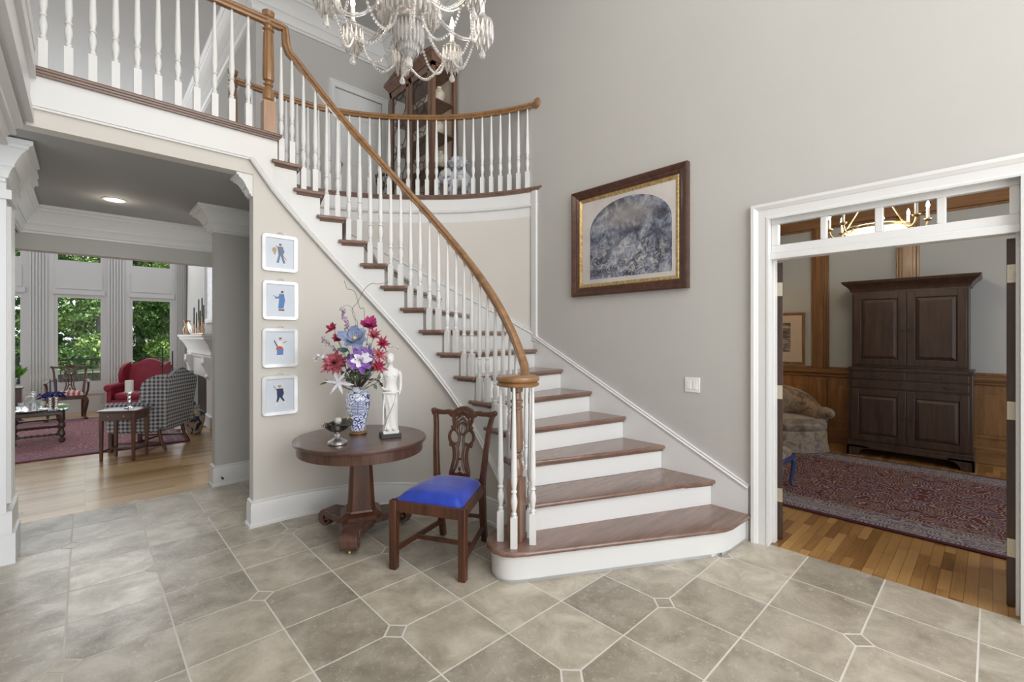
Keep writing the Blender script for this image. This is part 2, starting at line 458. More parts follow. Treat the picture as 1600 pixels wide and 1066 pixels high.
# curved stairwell wall
wc = MB()
fr = [[(p.x, p.y, 0), (p.x, p.y, F2 - .2)] for p in OW]; bk = offs(OW, .1)
rg = [[(p.x, p.y, 0), (p.x, p.y, F2 - .3), (q.x, q.y, F2 - .3), (q.x, q.y, 0)] for p, q in zip(OW, bk)]
rg = [[(a[0], a[1], 2.79 if (a[0] < 1.31 and a[2] == 0) else a[2]) for a in r_] for r_ in rg]
wc.loft(rg)
struct('wall_stairwell', wc, M['cream'], ang=60)
# back wall of the upper hall, with a door
wb = MB(); ux0, ux1, uz = 2.70, 3.46, F2 + 2.10
wb.box(1.65, ux0, 6.7, 6.82, F2, ZC); wb.box(ux1, XW + .13, 6.7, 6.82, F2, ZC); wb.box(ux0, ux1, 6.7, 6.82, uz, ZC)
struct('wall_back', wb, M['wall'], smooth=False)
d = struct('door_3', MB().box(ux0 + .003, ux1 - .003, 6.725, 6.765, F2, uz - .003), M['white'])
dp = MB()
for (a, b, z0, z1) in ((.1, .35, .2, .85), (.41, .66, .2, .85), (.1, .35, 1.0, 1.62), (.41, .66, 1.0, 1.62)):
    dp.box(ux0 + a, ux0 + b, 6.718, 6.726, F2 + z0, F2 + z1)
for a in (.1, .41):
    pl = [(0, 0), (.25, 0), (.25, .22)] + [(.25 - .25 * k / 6, .22 + .05 * math.sin(PI * k / 6)) for k in range(1, 6)] + [(0, .22)]
    dp.extr(pl, (ux0 + a, 6.718, F2 + 1.72), (1, 0, 0), (0, 0, 1), (0, .008, 0))
dp.build('door_panel', M['white'], d, bevel=.006)
MB().ell((ux0 + .07, 6.66, F2 + .95), .036).lathe([(.012, 0), (.012, .05)], (ux0 + .07, 6.69, F2 + .95), 8).build('door_knob', M['brass'], d)
cs = MB()
def ring_y(x, z, ox, oz): return [(x + ox * (.09 - d_), 6.70 - t_, z + oz * (.09 - d_)) for d_, t_ in ((0, 0), (0, .03), (.015, .03), (.03, .02), (.08, .016), (.09, .012), (.09, 0))]
cs.loft([ring_y(ux1, F2, 1, 0), ring_y(ux1, uz, 1, 1), ring_y(ux0, uz, -1, 1), ring_y(ux0, F2, -1, 0)])
struct('trim_1', cs, M['white'], ang=20)
# hallway wall beyond, running back over the living room, with a flat dark arch imitating a shaded opening
hw = MB(); hw.box(1.65, 1.78, 6.82, 12.4, 0, ZC)
struct('wall_hall', hw, M['wall'], smooth=False)
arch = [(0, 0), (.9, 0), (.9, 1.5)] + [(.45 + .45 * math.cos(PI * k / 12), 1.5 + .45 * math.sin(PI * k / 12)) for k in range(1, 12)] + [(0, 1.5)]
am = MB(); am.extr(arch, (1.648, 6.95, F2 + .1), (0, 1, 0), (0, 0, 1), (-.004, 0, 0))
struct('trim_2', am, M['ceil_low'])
# ceilings
struct('ceiling', MB().box(-3, XW + .13, -3.2, 6.85, ZC, ZC + .1), M['ceil'], smooth=False)
struct('ceiling', MB().box(-5, 1.78, 6.85, 12.5, ZC, ZC + .1), M['ceil'], smooth=False)
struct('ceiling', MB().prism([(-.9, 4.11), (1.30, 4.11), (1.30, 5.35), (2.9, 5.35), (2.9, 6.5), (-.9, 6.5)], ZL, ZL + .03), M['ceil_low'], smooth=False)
struct('ceiling', MB().box(XW + .13, 7.9, -3.2, 4.3, 3.35, 3.45), M['ceil'], smooth=False)
# crowns
cr = MB(); CP = crown_prof(.27, .36)
cr.sweep([(XW, -3, ZC - .36), (XW, 6.7, ZC - .36), (1.65, 6.7, ZC - .36), (1.65, 12.3, ZC - .36)], CP, side=-1)
struct('trim_3', cr, M['white'], ang=20)
# front header, jambs and the wall below the stair
WY = 4.0
struct('wall_front', MB().box(-.5, .965, WY, WY + .11, ZL, F2 - .05).box(.965, 1.16, WY, WY + .11, 0, F2 - .05), M['cream'], smooth=False)
PHI = {2: -28.5, 3: -19.3, 4: -10.4, 5: -.5, 6: 8.2, 7: 16.2, 8: 24.6, 9: 33.1, 10: 41.5, 11: 50, 12: 58.4, 13: 67, 14: 75.5, 15: 84.2, 16: 92.2}
def nosez(phi): return RH * (15 + (phi - 84.4) / 8.5)
RW, RS, RN, RB = 1.22, 1.195, 1.155, 1.21
def trimz(phi): return nosez(phi) - .43
ww = MB(); rg = []
for k in range(0, 61):
    phi = 90 - k * 2
    if phi < -29: break
    z1 = max(.02, min(trimz(phi) + .05, 2.92))
    a = pc(phi, RW); b = pc(phi, RW + .1)
    rg.append([(a.x, a.y, 0), (a.x, a.y, z1), (b.x, b.y, z1), (b.x, b.y, 0)])
ww.loft(rg)
struct('wall_under_stair', ww, M['cream'], ang=60)
# baseboards
bb = MB()
pth = [(.965, WY + .11, 0), (.965, WY, 0)] + [tuple(pc(90 - 4 * k, RW)) for k in range(0, 30) if 90 - 4 * k > -27]
bb.sweep(pth, base_prof(.205, .022), side=1)
struct('baseboard_front', bb, M['white'], ang=25)
# passage: far partition wall, its end, header to the living room
struct('wall_passage', MB().box(1.30, 1.34, 4.11, 5.35, 0, ZL + .02), M['wall'], smooth=False)
struct('wall_partition', MB().box(.95, 2.9, 5.35, 5.5, 0, ZL), M['wall'], smooth=False)
struct('baseboard_partition', MB().sweep([(2.9, 5.35, 0), (.95, 5.35, 0), (.95, 5.5, 0)], base_prof(.205, .022), side=-1), M['white'], ang=25)
CP2 = crown_prof(.17, .235)
struct('trim_4', MB().sweep([(2.9, 5.35, ZL - .235), (.95, 5.35, ZL - .235), (.95, 5.5, ZL - .235), (2.9, 5.5, ZL - .235)], CP2, side=-1), M['white'], ang=20)
struct('trim_5', MB().sweep([(.965, 4.01, ZL - .17), (.965, 4.11, ZL - .17), (1.29, 4.11, ZL - .17)], [(a * .66, b * .72) for a, b in CP2], side=-1), M['white'], ang=20)
struct('wall_header', MB().box(-.9, 1.65, 6.5, 6.66, 2.36, F2 - .05), M['wall'], smooth=False)
struct('trim_6', MB().sweep([(1.65, 6.5, ZL - .26), (-.9, 6.5, ZL - .26)], crown_prof(.19, .26), side=-1), M['white'], ang=20)
# left side: fluted pilasters, their crown and the moulded wall above
wl = MB(); wl.box(-.62, -.26, -3.2, 4.0, ZL, ZC); wl.box(-.62, -.5, -3.2, 3.9, 0, ZL)  # lower box: unseen solid wall added to bounce light
wl.box(-.9, -.5, 4.9, 6.5, 0, ZL)
struct('wall_left', wl, M['wall'], smooth=False)
pl = MB()
pl.box(-.80, -.375, 4.43, 4.72, .34, ZL); pl.box(-.80, -.335, 4.44, 4.76, 0, .2); pl.box(-.8, -.35, 4.435, 4.75, .2, .35); pl.box(-.80, -.35, 4.41, 4.75, 2.40, 2.46)
for k in range(3): pl.box(-.80, -.355, 4.46 + .085 * k, 4.505 + .085 * k, .4, 2.36)
for k, y in enumerate((4.86, 5.10, 5.34)):
    pl.box(-.8, -.40 - .015 * k, y, y + .16, 0.2, ZL); pl.box(-.8, -.37 - .015 * k, y - .01, y + .17, 0, .2)
struct('trim_7', pl, M['white'], smooth=False)
pc8 = MB(); CQ = crown_prof(.15, .26); z8 = ZL - .27
pc8.sweep([(-2, 4.43, z8), (-.395, 4.43, z8), (-.395, 4.72, z8), (-.44, 4.72, z8), (-.44, 4.86, z8), (-.415, 4.86, z8), (-.415, 5.02, z8), (-.45, 5.02, z8), (-.45, 5.10, z8), (-.43, 5.10, z8), (-.43, 5.26, z8), (-.47, 5.26, z8), (-.47, 6.5, z8)], CQ, side=1)
struct('trim_8', pc8, M['white'], ang=20)
ent = MB()
ent.sweep([(-.5, -3, 2.36), (-.5, 3.995, 2.36)], [(a * .23, b * .44) for a, b in crown_prof(1, 1)], side=1)
for q in range(5): ent.sweep([(-.47 + .035 * q, -3, 2.42 + .07 * q), (-.47 + .035 * q, 3.99, 2.42 + .07 * q)], [(0, 0), (.03, .0), (.034, .012), (.02, .022), (0, .024)], side=1)
for (x, z0, z1) in ((-.225, 2.80, 2.86), (-.24, 2.86, 3.06), (-.215, 3.06, 3.16), (-.235, 3.16, 3.24), (-.22, 3.24, 3.34), (-.245, 3.34, 3.62), (-.205, 3.62, 3.72)):
    ent.box(-.3, x, -3, 3.995, z0, z1)
struct('trim_9', ent, M['white'], ang=25)
struct('trim_10', MB().sweep([(-.4, WY, 2.885), (.945, WY, 2.885)], [(0, 0), (.02, 0), (.022, .012), (.012, .02), (.018, .03), (0, .036)], side=1), M['white'], ang=20)

# ------------------------------------------------------------------ study doorway: casing, jamb, transom
cas = MB(); CW = .112
prof = [(0, .004), (.0, .035), (.02, .035), (.03, .028), (.04, .024), (.045, .018), (.09, .016), (.10, .020), (.112, .018), (.112, 0)]
def casing_x(mb, x, y0, y1, z1, prof, z0=0):
    # casing of an opening in a plane X=x seen from -X; prof (distance from outer edge, thickness)
    n = len(prof)
    def ring(y, z, oy, oz): return [(x - t, y + oy * (CW - d), z + oz * (CW - d)) for d, t in prof]
    mb.loft([ring(y1, z0, 1, 0), ring(y1, z1, 1, 1), ring(y0, z1, -1, 1), ring(y0, z0, -1, 0)])
casing_x(cas, XW, DY0 + .02, DY1 - .02, DZ - .045, prof)
struct('trim_11', cas, M['white'], ang=20)
struct('baseboard_right', MB().sweep([(XW, -3.1, 0), (XW, DY0 - .095, 0)], base_prof(.205, .022), side=-1), M['white'], ang=25)
jb = MB()
jb.box(XW, XW + .13, DY1 - .02, DY1, 0, DZ); jb.box(XW, XW + .13, DY0, DY0 + .02, 0, DZ); jb.box(XW, XW + .13, DY0, DY1, DZ - .02, DZ)
jb.box(XW + .07, XW + .13, DY1 - .035, DY1 - .02, 0, 2.06); jb.box(XW + .07, XW + .13, DY0 + .02, DY0 + .035, 0, 2.06)
struct('trim_12', jb, M['white'], bevel=.003)
wn = MB(); tx0, tx1 = XW + .045, XW + .095
yy = [1.10, 1.055, .800, .765, .510, .470, .225, .185, -.062, -.10]
wn.box(tx0 - .02, XW + .12, -.10, 1.10, 2.055, 2.0999); wn.box(tx0, tx1, -.10, 1.10, 2.10, 2.158); wn.box(tx0, tx1, -.10, 1.10, 2.31, DZ - .02)
for k in range(0, 10, 2): wn.box(tx0, tx1, yy[k + 1], yy[k], 2.158, 2.31)
win = struct('window_1', wn, M['white'], bevel=.004)
for k in range(1, 9, 2):
    MB().box(tx0 + .022, tx0 + .027, yy[k + 1], yy[k], 2.158, 2.31).build('pane', M['pane'], win, smooth=False)

# ------------------------------------------------------------------ study
SX = 7.75
struct('wall_study', MB().box(SX, SX + .1, -3.2, 4.2, 0, 3.35), M['studywall'], smooth=False)
struct('wall_study_left', MB().box(XW + .13, SX, 4.2, 4.3, 0, 3.35), M['studywall'], smooth=False)
pw = MB()
pw.box(SX - .025, SX, -3.2, 4.2, .0, .93)
for y0, y1 in ((3.2, 3.36), (1.634, 1.79), (.67, .84), (-.42, -.26), (-1.6, -1.44)):
    pw.box(SX - .035, SX, y0, y1, .93, 3.2)
    pw.box(SX - .05, SX, y0 + .03, y1 - .03, 1.05, 3.05); pw.box(SX - .045, SX, y0 - .004, y1 + .004, .22, .90)
st = [3.2, 1.79, 1.634, .84, .67, -.26, -.42, -1.44]
for a, b in ((3.2, 1.79), (1.634, .84), (.67, -.26), (-.42, -1.44)):
    pw.box(SX - .040, SX, b + .08, a - .08, .30, .82); pw.box(SX - .048, SX, b + .13, a - .13, .35, .77)
    for (y0, y1, z0, z1) in ((b, b + .03, 1.04, 3.07), (a - .03, a, 1.04, 3.07), (b, a, 1.04, 1.07), (b, a, 3.04, 3.07)):
        pw.box(SX - .03, SX, y0, y1, z0, z1)
struct('trim_13', pw, M['panelwood'], bevel=.006)
pr = MB()
pr.box(SX - .05, SX, -3.2, 4.2, .93, .96); pr.box(SX - .075, SX, -3.2, 4.2, .985, 1.02); pr.box(SX - .04, SX, -3.2, 4.2, .96, 1.04); pr.box(SX - .05, SX, -3.2, 4.2, 0, .2); pr.box(SX - .06, SX, -3.2, 4.2, 3.07, 3.35); pr.box(SX - .10, SX, -3.2, 4.2, 3.25, 3.35)
struct('trim_14', pr, M['panelwoody'], bevel=.008)

# ------------------------------------------------------------------ living room window wall
LY = 12.4
wn = [(-1.60, -.833), (-.429, .276), (.685, 1.409)]
lw = MB()
xs = [-5] + [q for a in wn for q in a] + [1.78]
for k in range(0, 8, 2): lw.box(xs[k], xs[k + 1], LY, LY + .2, 0, ZC)
for a, b in wn:
    lw.box(a, b, LY, LY + .2, 0, .56); lw.box(a, b, LY, LY + .2, 2.31, 2.95); lw.box(a, b, LY, LY + .2, 4.6, ZC)
struct('wall_living', lw, M['white'], smooth=False)
lp = MB()
for a, b in ((-.83 + .06, -.515), (.33, .60), (1.45, 1.64)):
    n = 6
    for k in range(n):
        w_ = (b - a) / n; lp.box(a + k * w_ + .009, a + (k + 1) * w_ - .009, LY - .055, LY - .02, .42, 5.9)
    lp.box(a - .03, b + .03, LY - .08, LY, 0, .42); lp.box(a, b, LY - .02, LY, .42, 5.9)
for a, b in wn:
    lp.box(a - .05, b + .05, LY - .07, LY, .36, .42); lp.box(a + .04, b - .04, LY - .02, LY, .12, .32)
    lp.box(a + .02, b - .02, LY - .03, LY, 2.44, 2.84); lp.box(a - .02, b + .02, LY - .06, LY, 2.33, 2.42)
lp.box(-5, 1.65, LY - .03, LY, 0, .14)
struct('trim_15', lp, M['white'], smooth=False)
for k, (a, b) in enumerate(wn):
    for z0, z1 in ((.56, 2.31), (2.95, 4.6)):
        f = MB(); t = .045
        f.box(a, a + t, LY + .02, LY + .1, z0, z1).box(b - t, b, LY + .02, LY + .1, z0, z1).box(a + t, b - t, LY + .02, LY + .1, z0, z0 + t).box(a + t, b - t, LY + .02, LY + .1, z1 - t, z1)
        o = struct('window_%d' % (2 + 2 * k + (z0 > 1)), f, M['white'])
        MB().box(a + t, b - t, LY + .055, LY + .06, z0 + t, z1 - t).build('pane', M['pane'], o, smooth=False)
struct('wall_living_left', MB().box(-5.1, -5, 5.3, 12.5, 0, ZC), M['wall'], smooth=False)

# ================================================================== staircase
def rot2(v, a): c, s = math.cos(a), math.sin(a); return Vector((v.x * c - v.y * s, v.x * s + v.y * c, 0))
A = {}; B = {}
for i in range(2, 17):
    A[i] = pc(PHI[i], RS)
B[2] = Vector((3.57, 1.50, 0)); B[3] = Vector((3.57, 1.92, 0)); B[4] = Vector((3.57, 2.30, 0)); B[5] = Vector((3.57, 2.68, 0)); B[6] = Vector((3.57, 3.045, 0))
B[7] = Vector((3.59, 3.42, 0))
for i in range(8, 16): B[i] = raycurve(PHI[i] + (-1.2 if i == 8 else 0))
A[16] = Vector((1.115, CY + RS, 0)); B[16] = Vector((1.115, 5.13, 0))
stair = thing('staircase', 'curved staircase with dark wood treads, white risers and a winding wooden handrail', 'staircase', (2.4, 2.6, 0))
def arcpts(p0, p1, r, n=5): return [pc(p0 + (p1 - p0) * k / n, r) for k in range(n + 1)]
def outer_between(i):
    a, b = B[i], B[i + 1]
    if i < 7: return [a, b]
    pts = [a]
    for p in OW:
        an = math.degrees(math.atan2(p.y - CY, p.x - CX)); 
        a0 = math.degrees(math.atan2(a.y - CY, a.x - CX)); a1 = math.degrees(math.atan2(b.y - CY, b.x - CX))
        if a0 + .5 < an < a1 - .5: pts.append(Vector((p.x, p.y, 0)))
    return pts + [b]
for i in range(2, 16):
    ph0, ph1 = PHI[i], PHI[i + 1]
    f = (B[i] - A[i]).normalized(); nrm = Vector((f.y, -f.x, 0))            # descending direction
    if i == 2: ph0 = -24
    up = .03 / 1.19 * 57.3; dn = .038 / 1.19 * 57.3
    a_front = pc(ph0, RN) + nrm * .036
    if i == 2: a_front = Vector((2.10, 2.10, 0)); 
    inner = [pc(ph0 + (ph1 + up - ph0) * k / 4, RN) for k in range(1, 5)]
    if i == 2: inner = [Vector((2.10, 2.16, 0))] + [pc(q, RN) for q in (-24, -20, -19.3 + up)]
    back_in = [pc(ph1 + up, RS - .002), pc(ph1, RS - .002)]
    poly = [a_front] + inner + back_in + outer_between(i)[::-1] + [B[i] + nrm * .036]
    t = MB().prism([(p.x, p.y) for p in poly], i * RH - .03, i * RH)
    to = t.build('tread', M['tread'], stair, world=True, bevel=.011, seg=3)
    # small cove under the nosing
    cv = MB().prism([(p.x, p.y) for p in [A[i] + nrm * .016 - f * .02, A[i] + f * -.02, B[i], B[i] + nrm * .016]], i * RH - .048, i * RH - .029)
    cv.sweep([tuple(pc(ph0 + (ph1 - ph0) * k / 4, RS) + Vector((0, 0, i * RH - .048))) for k in range(5)], [(0, 0), (.012, .004), (.02, .019), (0, .019)], side=-1)
    cv.build('cove_moulding', M['tread2'], stair, world=True)
    a0 = A[i] if i > 2 else Vector((2.12, 2.15, 0))
    MB().prism([(p.x, p.y) for p in (a0, B[i], B[i] - nrm * .02, a0 - nrm * .02)], (i - 1) * RH - .001, i * RH - .028).build('riser', M['white'], stair, world=True, smooth=False)
nrm = Vector((1, 0, 0))
MB().prism([(1.115, CY + RS), (1.135, CY + RS), (1.135, 5.13), (1.115, 5.13)], 15 * RH, F2 - .03).build('riser', M['white'], stair, world=True, smooth=False)
# curtail step
nose1 = [(2.25, 2.30), (2.12, 2.33), (2.00, 2.315), (1.905, 2.265), (1.845, 2.19), (1.818, 2.10), (1.832, 2.03), (1.875, 1.975), (1.96, 1.92), (2.3, 1.73), (3.02, 1.325), (3.09, 1.285), (3.17, 1.245), (3.25, 1.225), (3.555, 1.215), (3.565, 1.55), (2.9, 1.85)]
MB().prism(nose1, RH - .03, RH).build('tread', M['tread'], stair, world=True, bevel=.012, seg=3)
def inset(poly, d):
    n = len(poly); out = []
    for i in range(n):
        a, b, c = Vector((*poly[i - 1], 0)), Vector((*poly[i], 0)), Vector((*poly[(i + 1) % n], 0))
        t1 = (b - a).normalized(); t2 = (c - b).normalized(); n1 = Vector((-t1.y, t1.x, 0)); n2 = Vector((-t2.y, t2.x, 0))
        nn = (n1 + n2).normalized(); q = b + nn * d / max(.5, nn.dot(n1)); out.append((q.x, q.y))
    return out
ris1 = inset(nose1, .032); ris1[14] = (3.54, ris1[14][1]); ris1[15] = (3.54, 1.5)
rm = MB().prism(ris1, 0.0, RH - .029)
rm.sweep([(x, y, 0) for x, y in ris1[:15]], [(0, 0), (.016, 0), (.015, .008), (.010, .014), (0, .018)], side=-1)
rm.build('riser', M['white'], stair, world=True, ang=30)
# open stringer with stepped top
sg = MB()
for i in range(2, 16):
    p0 = PHI[i] if i > 2 else -27
    p1 = PHI[i + 1] if i < 15 else 92.2
    rg = []
    for k in range(5):
        ph = p0 + (p1 - p0) * k / 4
        a = pc(ph, RS) if ph < 90 else Vector((CX - (ph - 90) / 57.3 * RS, CY + RS, 0)); b = pc(ph, RW) if ph < 90 else Vector((a.x, CY + RW, 0))
        z0 = max(0, trimz(ph)); z1 = i * RH - .03
        rg.append([(a.x, a.y, z0), (a.x, a.y, z1), (b.x, b.y, z1), (b.x, b.y, z0)])
    sg.loft(rg)
# last piece up to the floor edge and the level fascia
x1 = A[16].x
sg.extr([(-.3, 2.90), (.95, 2.90), (x1, trimz(92.2)), (x1, F2 - .03), (-.3, F2 - .03)], (0, CY + RS, 0), (1, 0, 0), (0, 0, 1), (0, .03, 0))
sg.build('stringer', M['white'], stair, world=True, ang=40)
tm = MB()
tp = [Vector((.945, CY + RS, 2.90)), Vector((x1, CY + RS, trimz(92.2)))] + [pc(ph, RS, trimz(ph)) for ph in range(90, -20, -4) if trimz(ph) > .19]
tm.sweep([tuple(p) for p in tp], [(-.005, -.018), (.012, -.018), (.018, -.008), (.008, 0), (.014, .012), (.008, .02), (-.005, .02)], side=1)
tm.build('stringer_moulding', M['white'], stair, world=True, ang=25)
# wall skirts on the outer side
sk = MB()
sk.extr([(1.236, 0), (1.236, .385), (3.42, 1.500), (3.42, 0)], (XW, 0, 0), (0, 1, 0), (0, 0, 1), (-.018, 0, 0))
skp = [(p, math.degrees(math.atan2(p.y - CY, p.x - CX))) for p in OW]
rg = []; sp = []
def outz(an): return nosez(an) + .19 if an < 84 else nosez(84) + .19 + (an - 84) / 57.3 * 2.3 * .6
for p, q, (_, an) in zip(OW, offs(OW, -.018), skp):
    z = min(outz(an), F2 - .2)
    rg.append([(p.x, p.y, z - .7), (p.x, p.y, z), (q.x, q.y, z), (q.x, q.y, z - .7)]); sp.append((q.x, q.y, z))
sk.loft(rg[:-4])
sk.sweep([(XW - .018, 1.236, .385), (XW - .018, 3.42, 1.5)], [(-.02, -.012), (.008, -.012), (.012, 0), (.004, .008), (.008, .02), (-.02, .022)], side=-1)
sk.sweep(sp[:-4], [(-.02, -.012), (.008, -.012), (.012, 0), (.004, .008), (.008, .02), (-.02, .022)], side=-1)
sk.build('wall_skirt', M['white'], stair, world=True, ang=25)
struct('trim_16', MB().box(XW - .025, XW + .02, 3.385, 3.46, 1.45, F2 - .03), M['white'], bevel=.004)

# ------------------------------------------------------------------ turned balusters
BW = .021
def baluster(mb, x, y, z0, z1, rz=0, block=.19, m=0):
    c = Matrix.Translation((x, y, 0)) @ Matrix.Rotation(rz, 4, 'Z'); old = mb.x; mb.x = c
    mb.box(-BW, BW, -BW, BW, z0, z0 + block)
    b = z0 + block
    pr = [(.019, 0), (.013, .006), (.018, .016), (.0175, .022), (.012, .030), (.0125, .036), (.017, .06), (.0215, .088), (.0205, .11), (.0145, .138), (.0125, .146), (.019, .152), (.019, .160), (.0135, .168), (.0165, .19), (.0205, .215), (.0205, .23)]
    H = z1 - b; pr += [(.0085 + (.0205 - .0085) * (1 - t) ** 1.0, .23 + (H - .23) * t) for t in (.33, .66, 1)]
    mb.lathe(pr, (0, 0, b), 12)
    mb.x = old
    return mb
def newel(name, x, y, z0, blk, z1, mat, parent, rz=0, w=.044, flutes=True):
    mb = MB(); c = Matrix.Translation((x, y, 0)) @ Matrix.Rotation(rz, 4, 'Z'); mb.x = c
    b = z0 + blk; H = z1 - b
    mb.box(-w, w, -w, w, z0, b)
    o1 = mb.build(name + '_block', mat[0], parent, world=True, bevel=.003)
    mb = MB(); mb.x = c
    pr = [(.040, 0), (.030, .008), (.040, .02), (.043, .055), (.040, .08), (.027, .118), (.024, .125), (.036, .133), (.037, .142), (.026, .150), (.024, .158), (.034, .166)]
    mb.lathe(pr, (0, 0, b), 20)
    n = 40; rg = []
    for t, r in ((.17, .036), (.185, .042), (H * .5, .041), (H - .17, .036), (H - .155, .032)):
        rg.append([((r - (.004 if (k % 4) in (1, 2) and flutes and t not in (.17,) else 0)) * math.cos(2 * PI * k / n), (r - (.004 if (k % 4) in (1, 2) and flutes and t not in (.17,) else 0)) * math.sin(2 * PI * k / n), b + t) for k in range(n)])
    mb.loft(rg)
    mb.lathe([(.032, H - .155), (.042, H - .148), (.042, H - .138), (.030, H - .13), (.033, H - .115), (.042, H - .108), (.042, H - .10), (.030, H - .09), (.028, H - .05), (.04, H - .04), (.044, H - .01), (.046, H)], (0, 0, b), 20)
    mb.build(name, mat[1], parent, world=True, ang=30)
RP = [(-.020, -.028), (.020, -.028), (.026, -.016), (.020, -.006), (.030, .002), (.031, .014), (.024, .026), (.010, .031), (-.010, .031), (-.024, .026), (-.031, .014), (-.030, .002), (-.020, -.006), (-.026, -.016)]
RPs = RP[::-1]
def zr(ph): return nosez(ph) + .875
# handrail of the stair, its volute and gooseneck
rp = [Vector((1.07, 3.985, 4.028)), Vector((1.15, 3.985, 4.028)), Vector((1.192, 3.985, 4.026)), Vector((1.198, 3.985, 3.98)), Vector((1.204, 3.985, 3.90)), Vector((1.225, 3.985, 3.84))]
rp += [pc(ph, RB, zr(ph)) for ph in range(84, -24, -3)]
rp += [pc(-25.5, RB - .005, zr(-25) + .005), Vector((2.20, 2.205, 1.235)), Vector((2.14, 2.16, 1.215))]
MB().sweep([tuple(p) for p in rp], RP).build('handrail', M['rail'], stair, world=True, ang=30)
vc = MB().lathe([(.02, -.006), (.125, -.004), (.138, .004), (.141, .016), (.136, .028), (.12, .036), (.02, .037)], (2.03, 2.10, 1.215), 32)
vc.lathe([(.02, -.032), (.125, -.032), (.137, -.026), (.139, -.016), (.128, -.006), (.12, -.002), (.02, 0)], (2.03, 2.10, 1.215), 32)
vc.build('volute', M['rail'], stair, world=True, ang=30)
newel('newel_post', 2.02, 2.10, RH, .40, 1.19, (M['newel3'], M['newel3']), stair, rz=R(20), w=.045)
for (x, y) in ((1.94, 2.165), (1.93, 2.03), (2.055, 1.99), (2.115, 2.07)):
    baluster(MB(), x, y, RH, 1.185, R(43), .19).build('baluster', M['white'], stair, world=True)
baluster(MB(), *pc(-27.0, RB)[:2], 2 * RH, zr(-26) - .02, R(20), .19).build('baluster', M['white'], stair, world=True)
baluster(MB(), *pc(-22.8, RB)[:2], 2 * RH, zr(-23) - .02, R(20), .19).build('baluster', M['white'], stair, world=True)
for i in range(3, 16):
    for q in (.2, .7):
        ph = PHI[i] + (PHI[i + 1] - PHI[i]) * q
        p = pc(ph, RB) if ph < 89 else Vector((CX - (ph - 90) / 57.3 * RB, 3.985, 0))
        zt = zr(ph) - .02 if ph < 86 else 3.80 + (.06 if q > .5 else 0)
        baluster(MB(), p.x, p.y, i * RH, zt, R(ph), .19).build('baluster', M['white'], stair, world=True)
# ------------------------------------------------------------------ landing balustrade along the front edge
lr = thing('landing_balustrade', 'straight white balustrade with wooden rail along the upper landing edge above the archway', 'balustrade', (.4, 3.99, F2))
NP = [(-.03, -.032), (.035, -.032), (.036, -.022), (.044, -.018), (.046, -.008), (.055, -.004), (.058, .006), (.054, .014), (.045, .018), (-.03, .018)]
MB().sweep([(-.24, CY + RS, F2 - .006), (1.115, CY + RS, F2 - .006), (1.115, CY + RS + .5, F2 - .006)], [(o - .012, u) for o, u in NP], vert=True).build('nosing', M['tread2'], lr, world=True, ang=30)
MB().sweep([(-.24, 3.985, 4.028), (1.07, 3.985, 4.028)], RP).build('handrail', M['rail'], lr, world=True, ang=30)
newel('newel_post', 1.07, 3.985, F2, .26, 4.10, (M['newel'], M['newel2']), lr, w=.045)
for k in range(11):
    baluster(MB(), .929 - .1115 * k, 3.995, F2 + .008, 4.005, 0, .19).build('baluster', M['white'], lr, world=True)
# ------------------------------------------------------------------ balcony balustrade round the stairwell
br = thing('balcony_balustrade', 'curved white balustrade with wooden rail around the upper balcony, ending at the right wall', 'balustrade', (2.9, 4.7, F2))
fb = MB(); rg = []
for p, q in zip(OW, offs(OW, -.012)): rg.append([(p.x, p.y, 2.93), (q.x, q.y, 2.93), (q.x, q.y, F2 - .03), (p.x, p.y, F2 - .03)])
fb.loft(rg); fb.sweep([(q.x, q.y, 2.925) for q in offs(OW, -.006)], [(-.005, 0), (.012, 0), (.02, .01), (.012, .02), (.016, .03), (.006, .036), (-.005, .036)], side=-1)
fb.build('fascia', M['white'], br, world=True, ang=30)
MB().sweep([(p.x, p.y, F2 - .006) for p in OWN], [(o - .055, u) for o, u in NP], side=-1, vert=True).build('nosing', M['tread2'], br, world=True, ang=30)
RL = offs(OWN, .045); RL = [p for p in RL if p.y > 3.38]
RL = [Vector((3.565, 3.40, 0))] + RL[1:]
MB().sweep([(p.x, p.y, 4.035) for p in RL], RP).build('handrail', M['rail'], br, world=True, ang=30)
ro = MB(); ro.x = Matrix.Translation((3.568, 3.395, 4.035)) @ Matrix.Rotation(R(-90), 4, 'Y')
ro.lathe([(.055, 0), (.058, .006), (.05, .014), (.042, .018), (.03, .024), (.002, .024)], (0, 0, 0), 24); ro.build('rosette', M['rail'], br, world=True)
L = 0; segs = []; 
for a, b in zip(RL, RL[1:]): segs.append((L, a, b)); L += (b - a).length
s_ = .125
while s_ < L - .1:
    for l0, a, b in segs:
        ln = (b - a).length
        if l0 <= s_ < l0 + ln:
            p = a + (b - a) * ((s_ - l0) / ln)
            baluster(MB(), p.x, p.y, F2 + .008, 4.01, math.atan2((b - a).y, (b - a).x), .19).build('baluster', M['white'], br, world=True)
    s_ += .1085
newel('newel_post', 1.06, 5.14, F2, .26, 4.12, (M['newel2'], M['newel2']), br, w=.045)
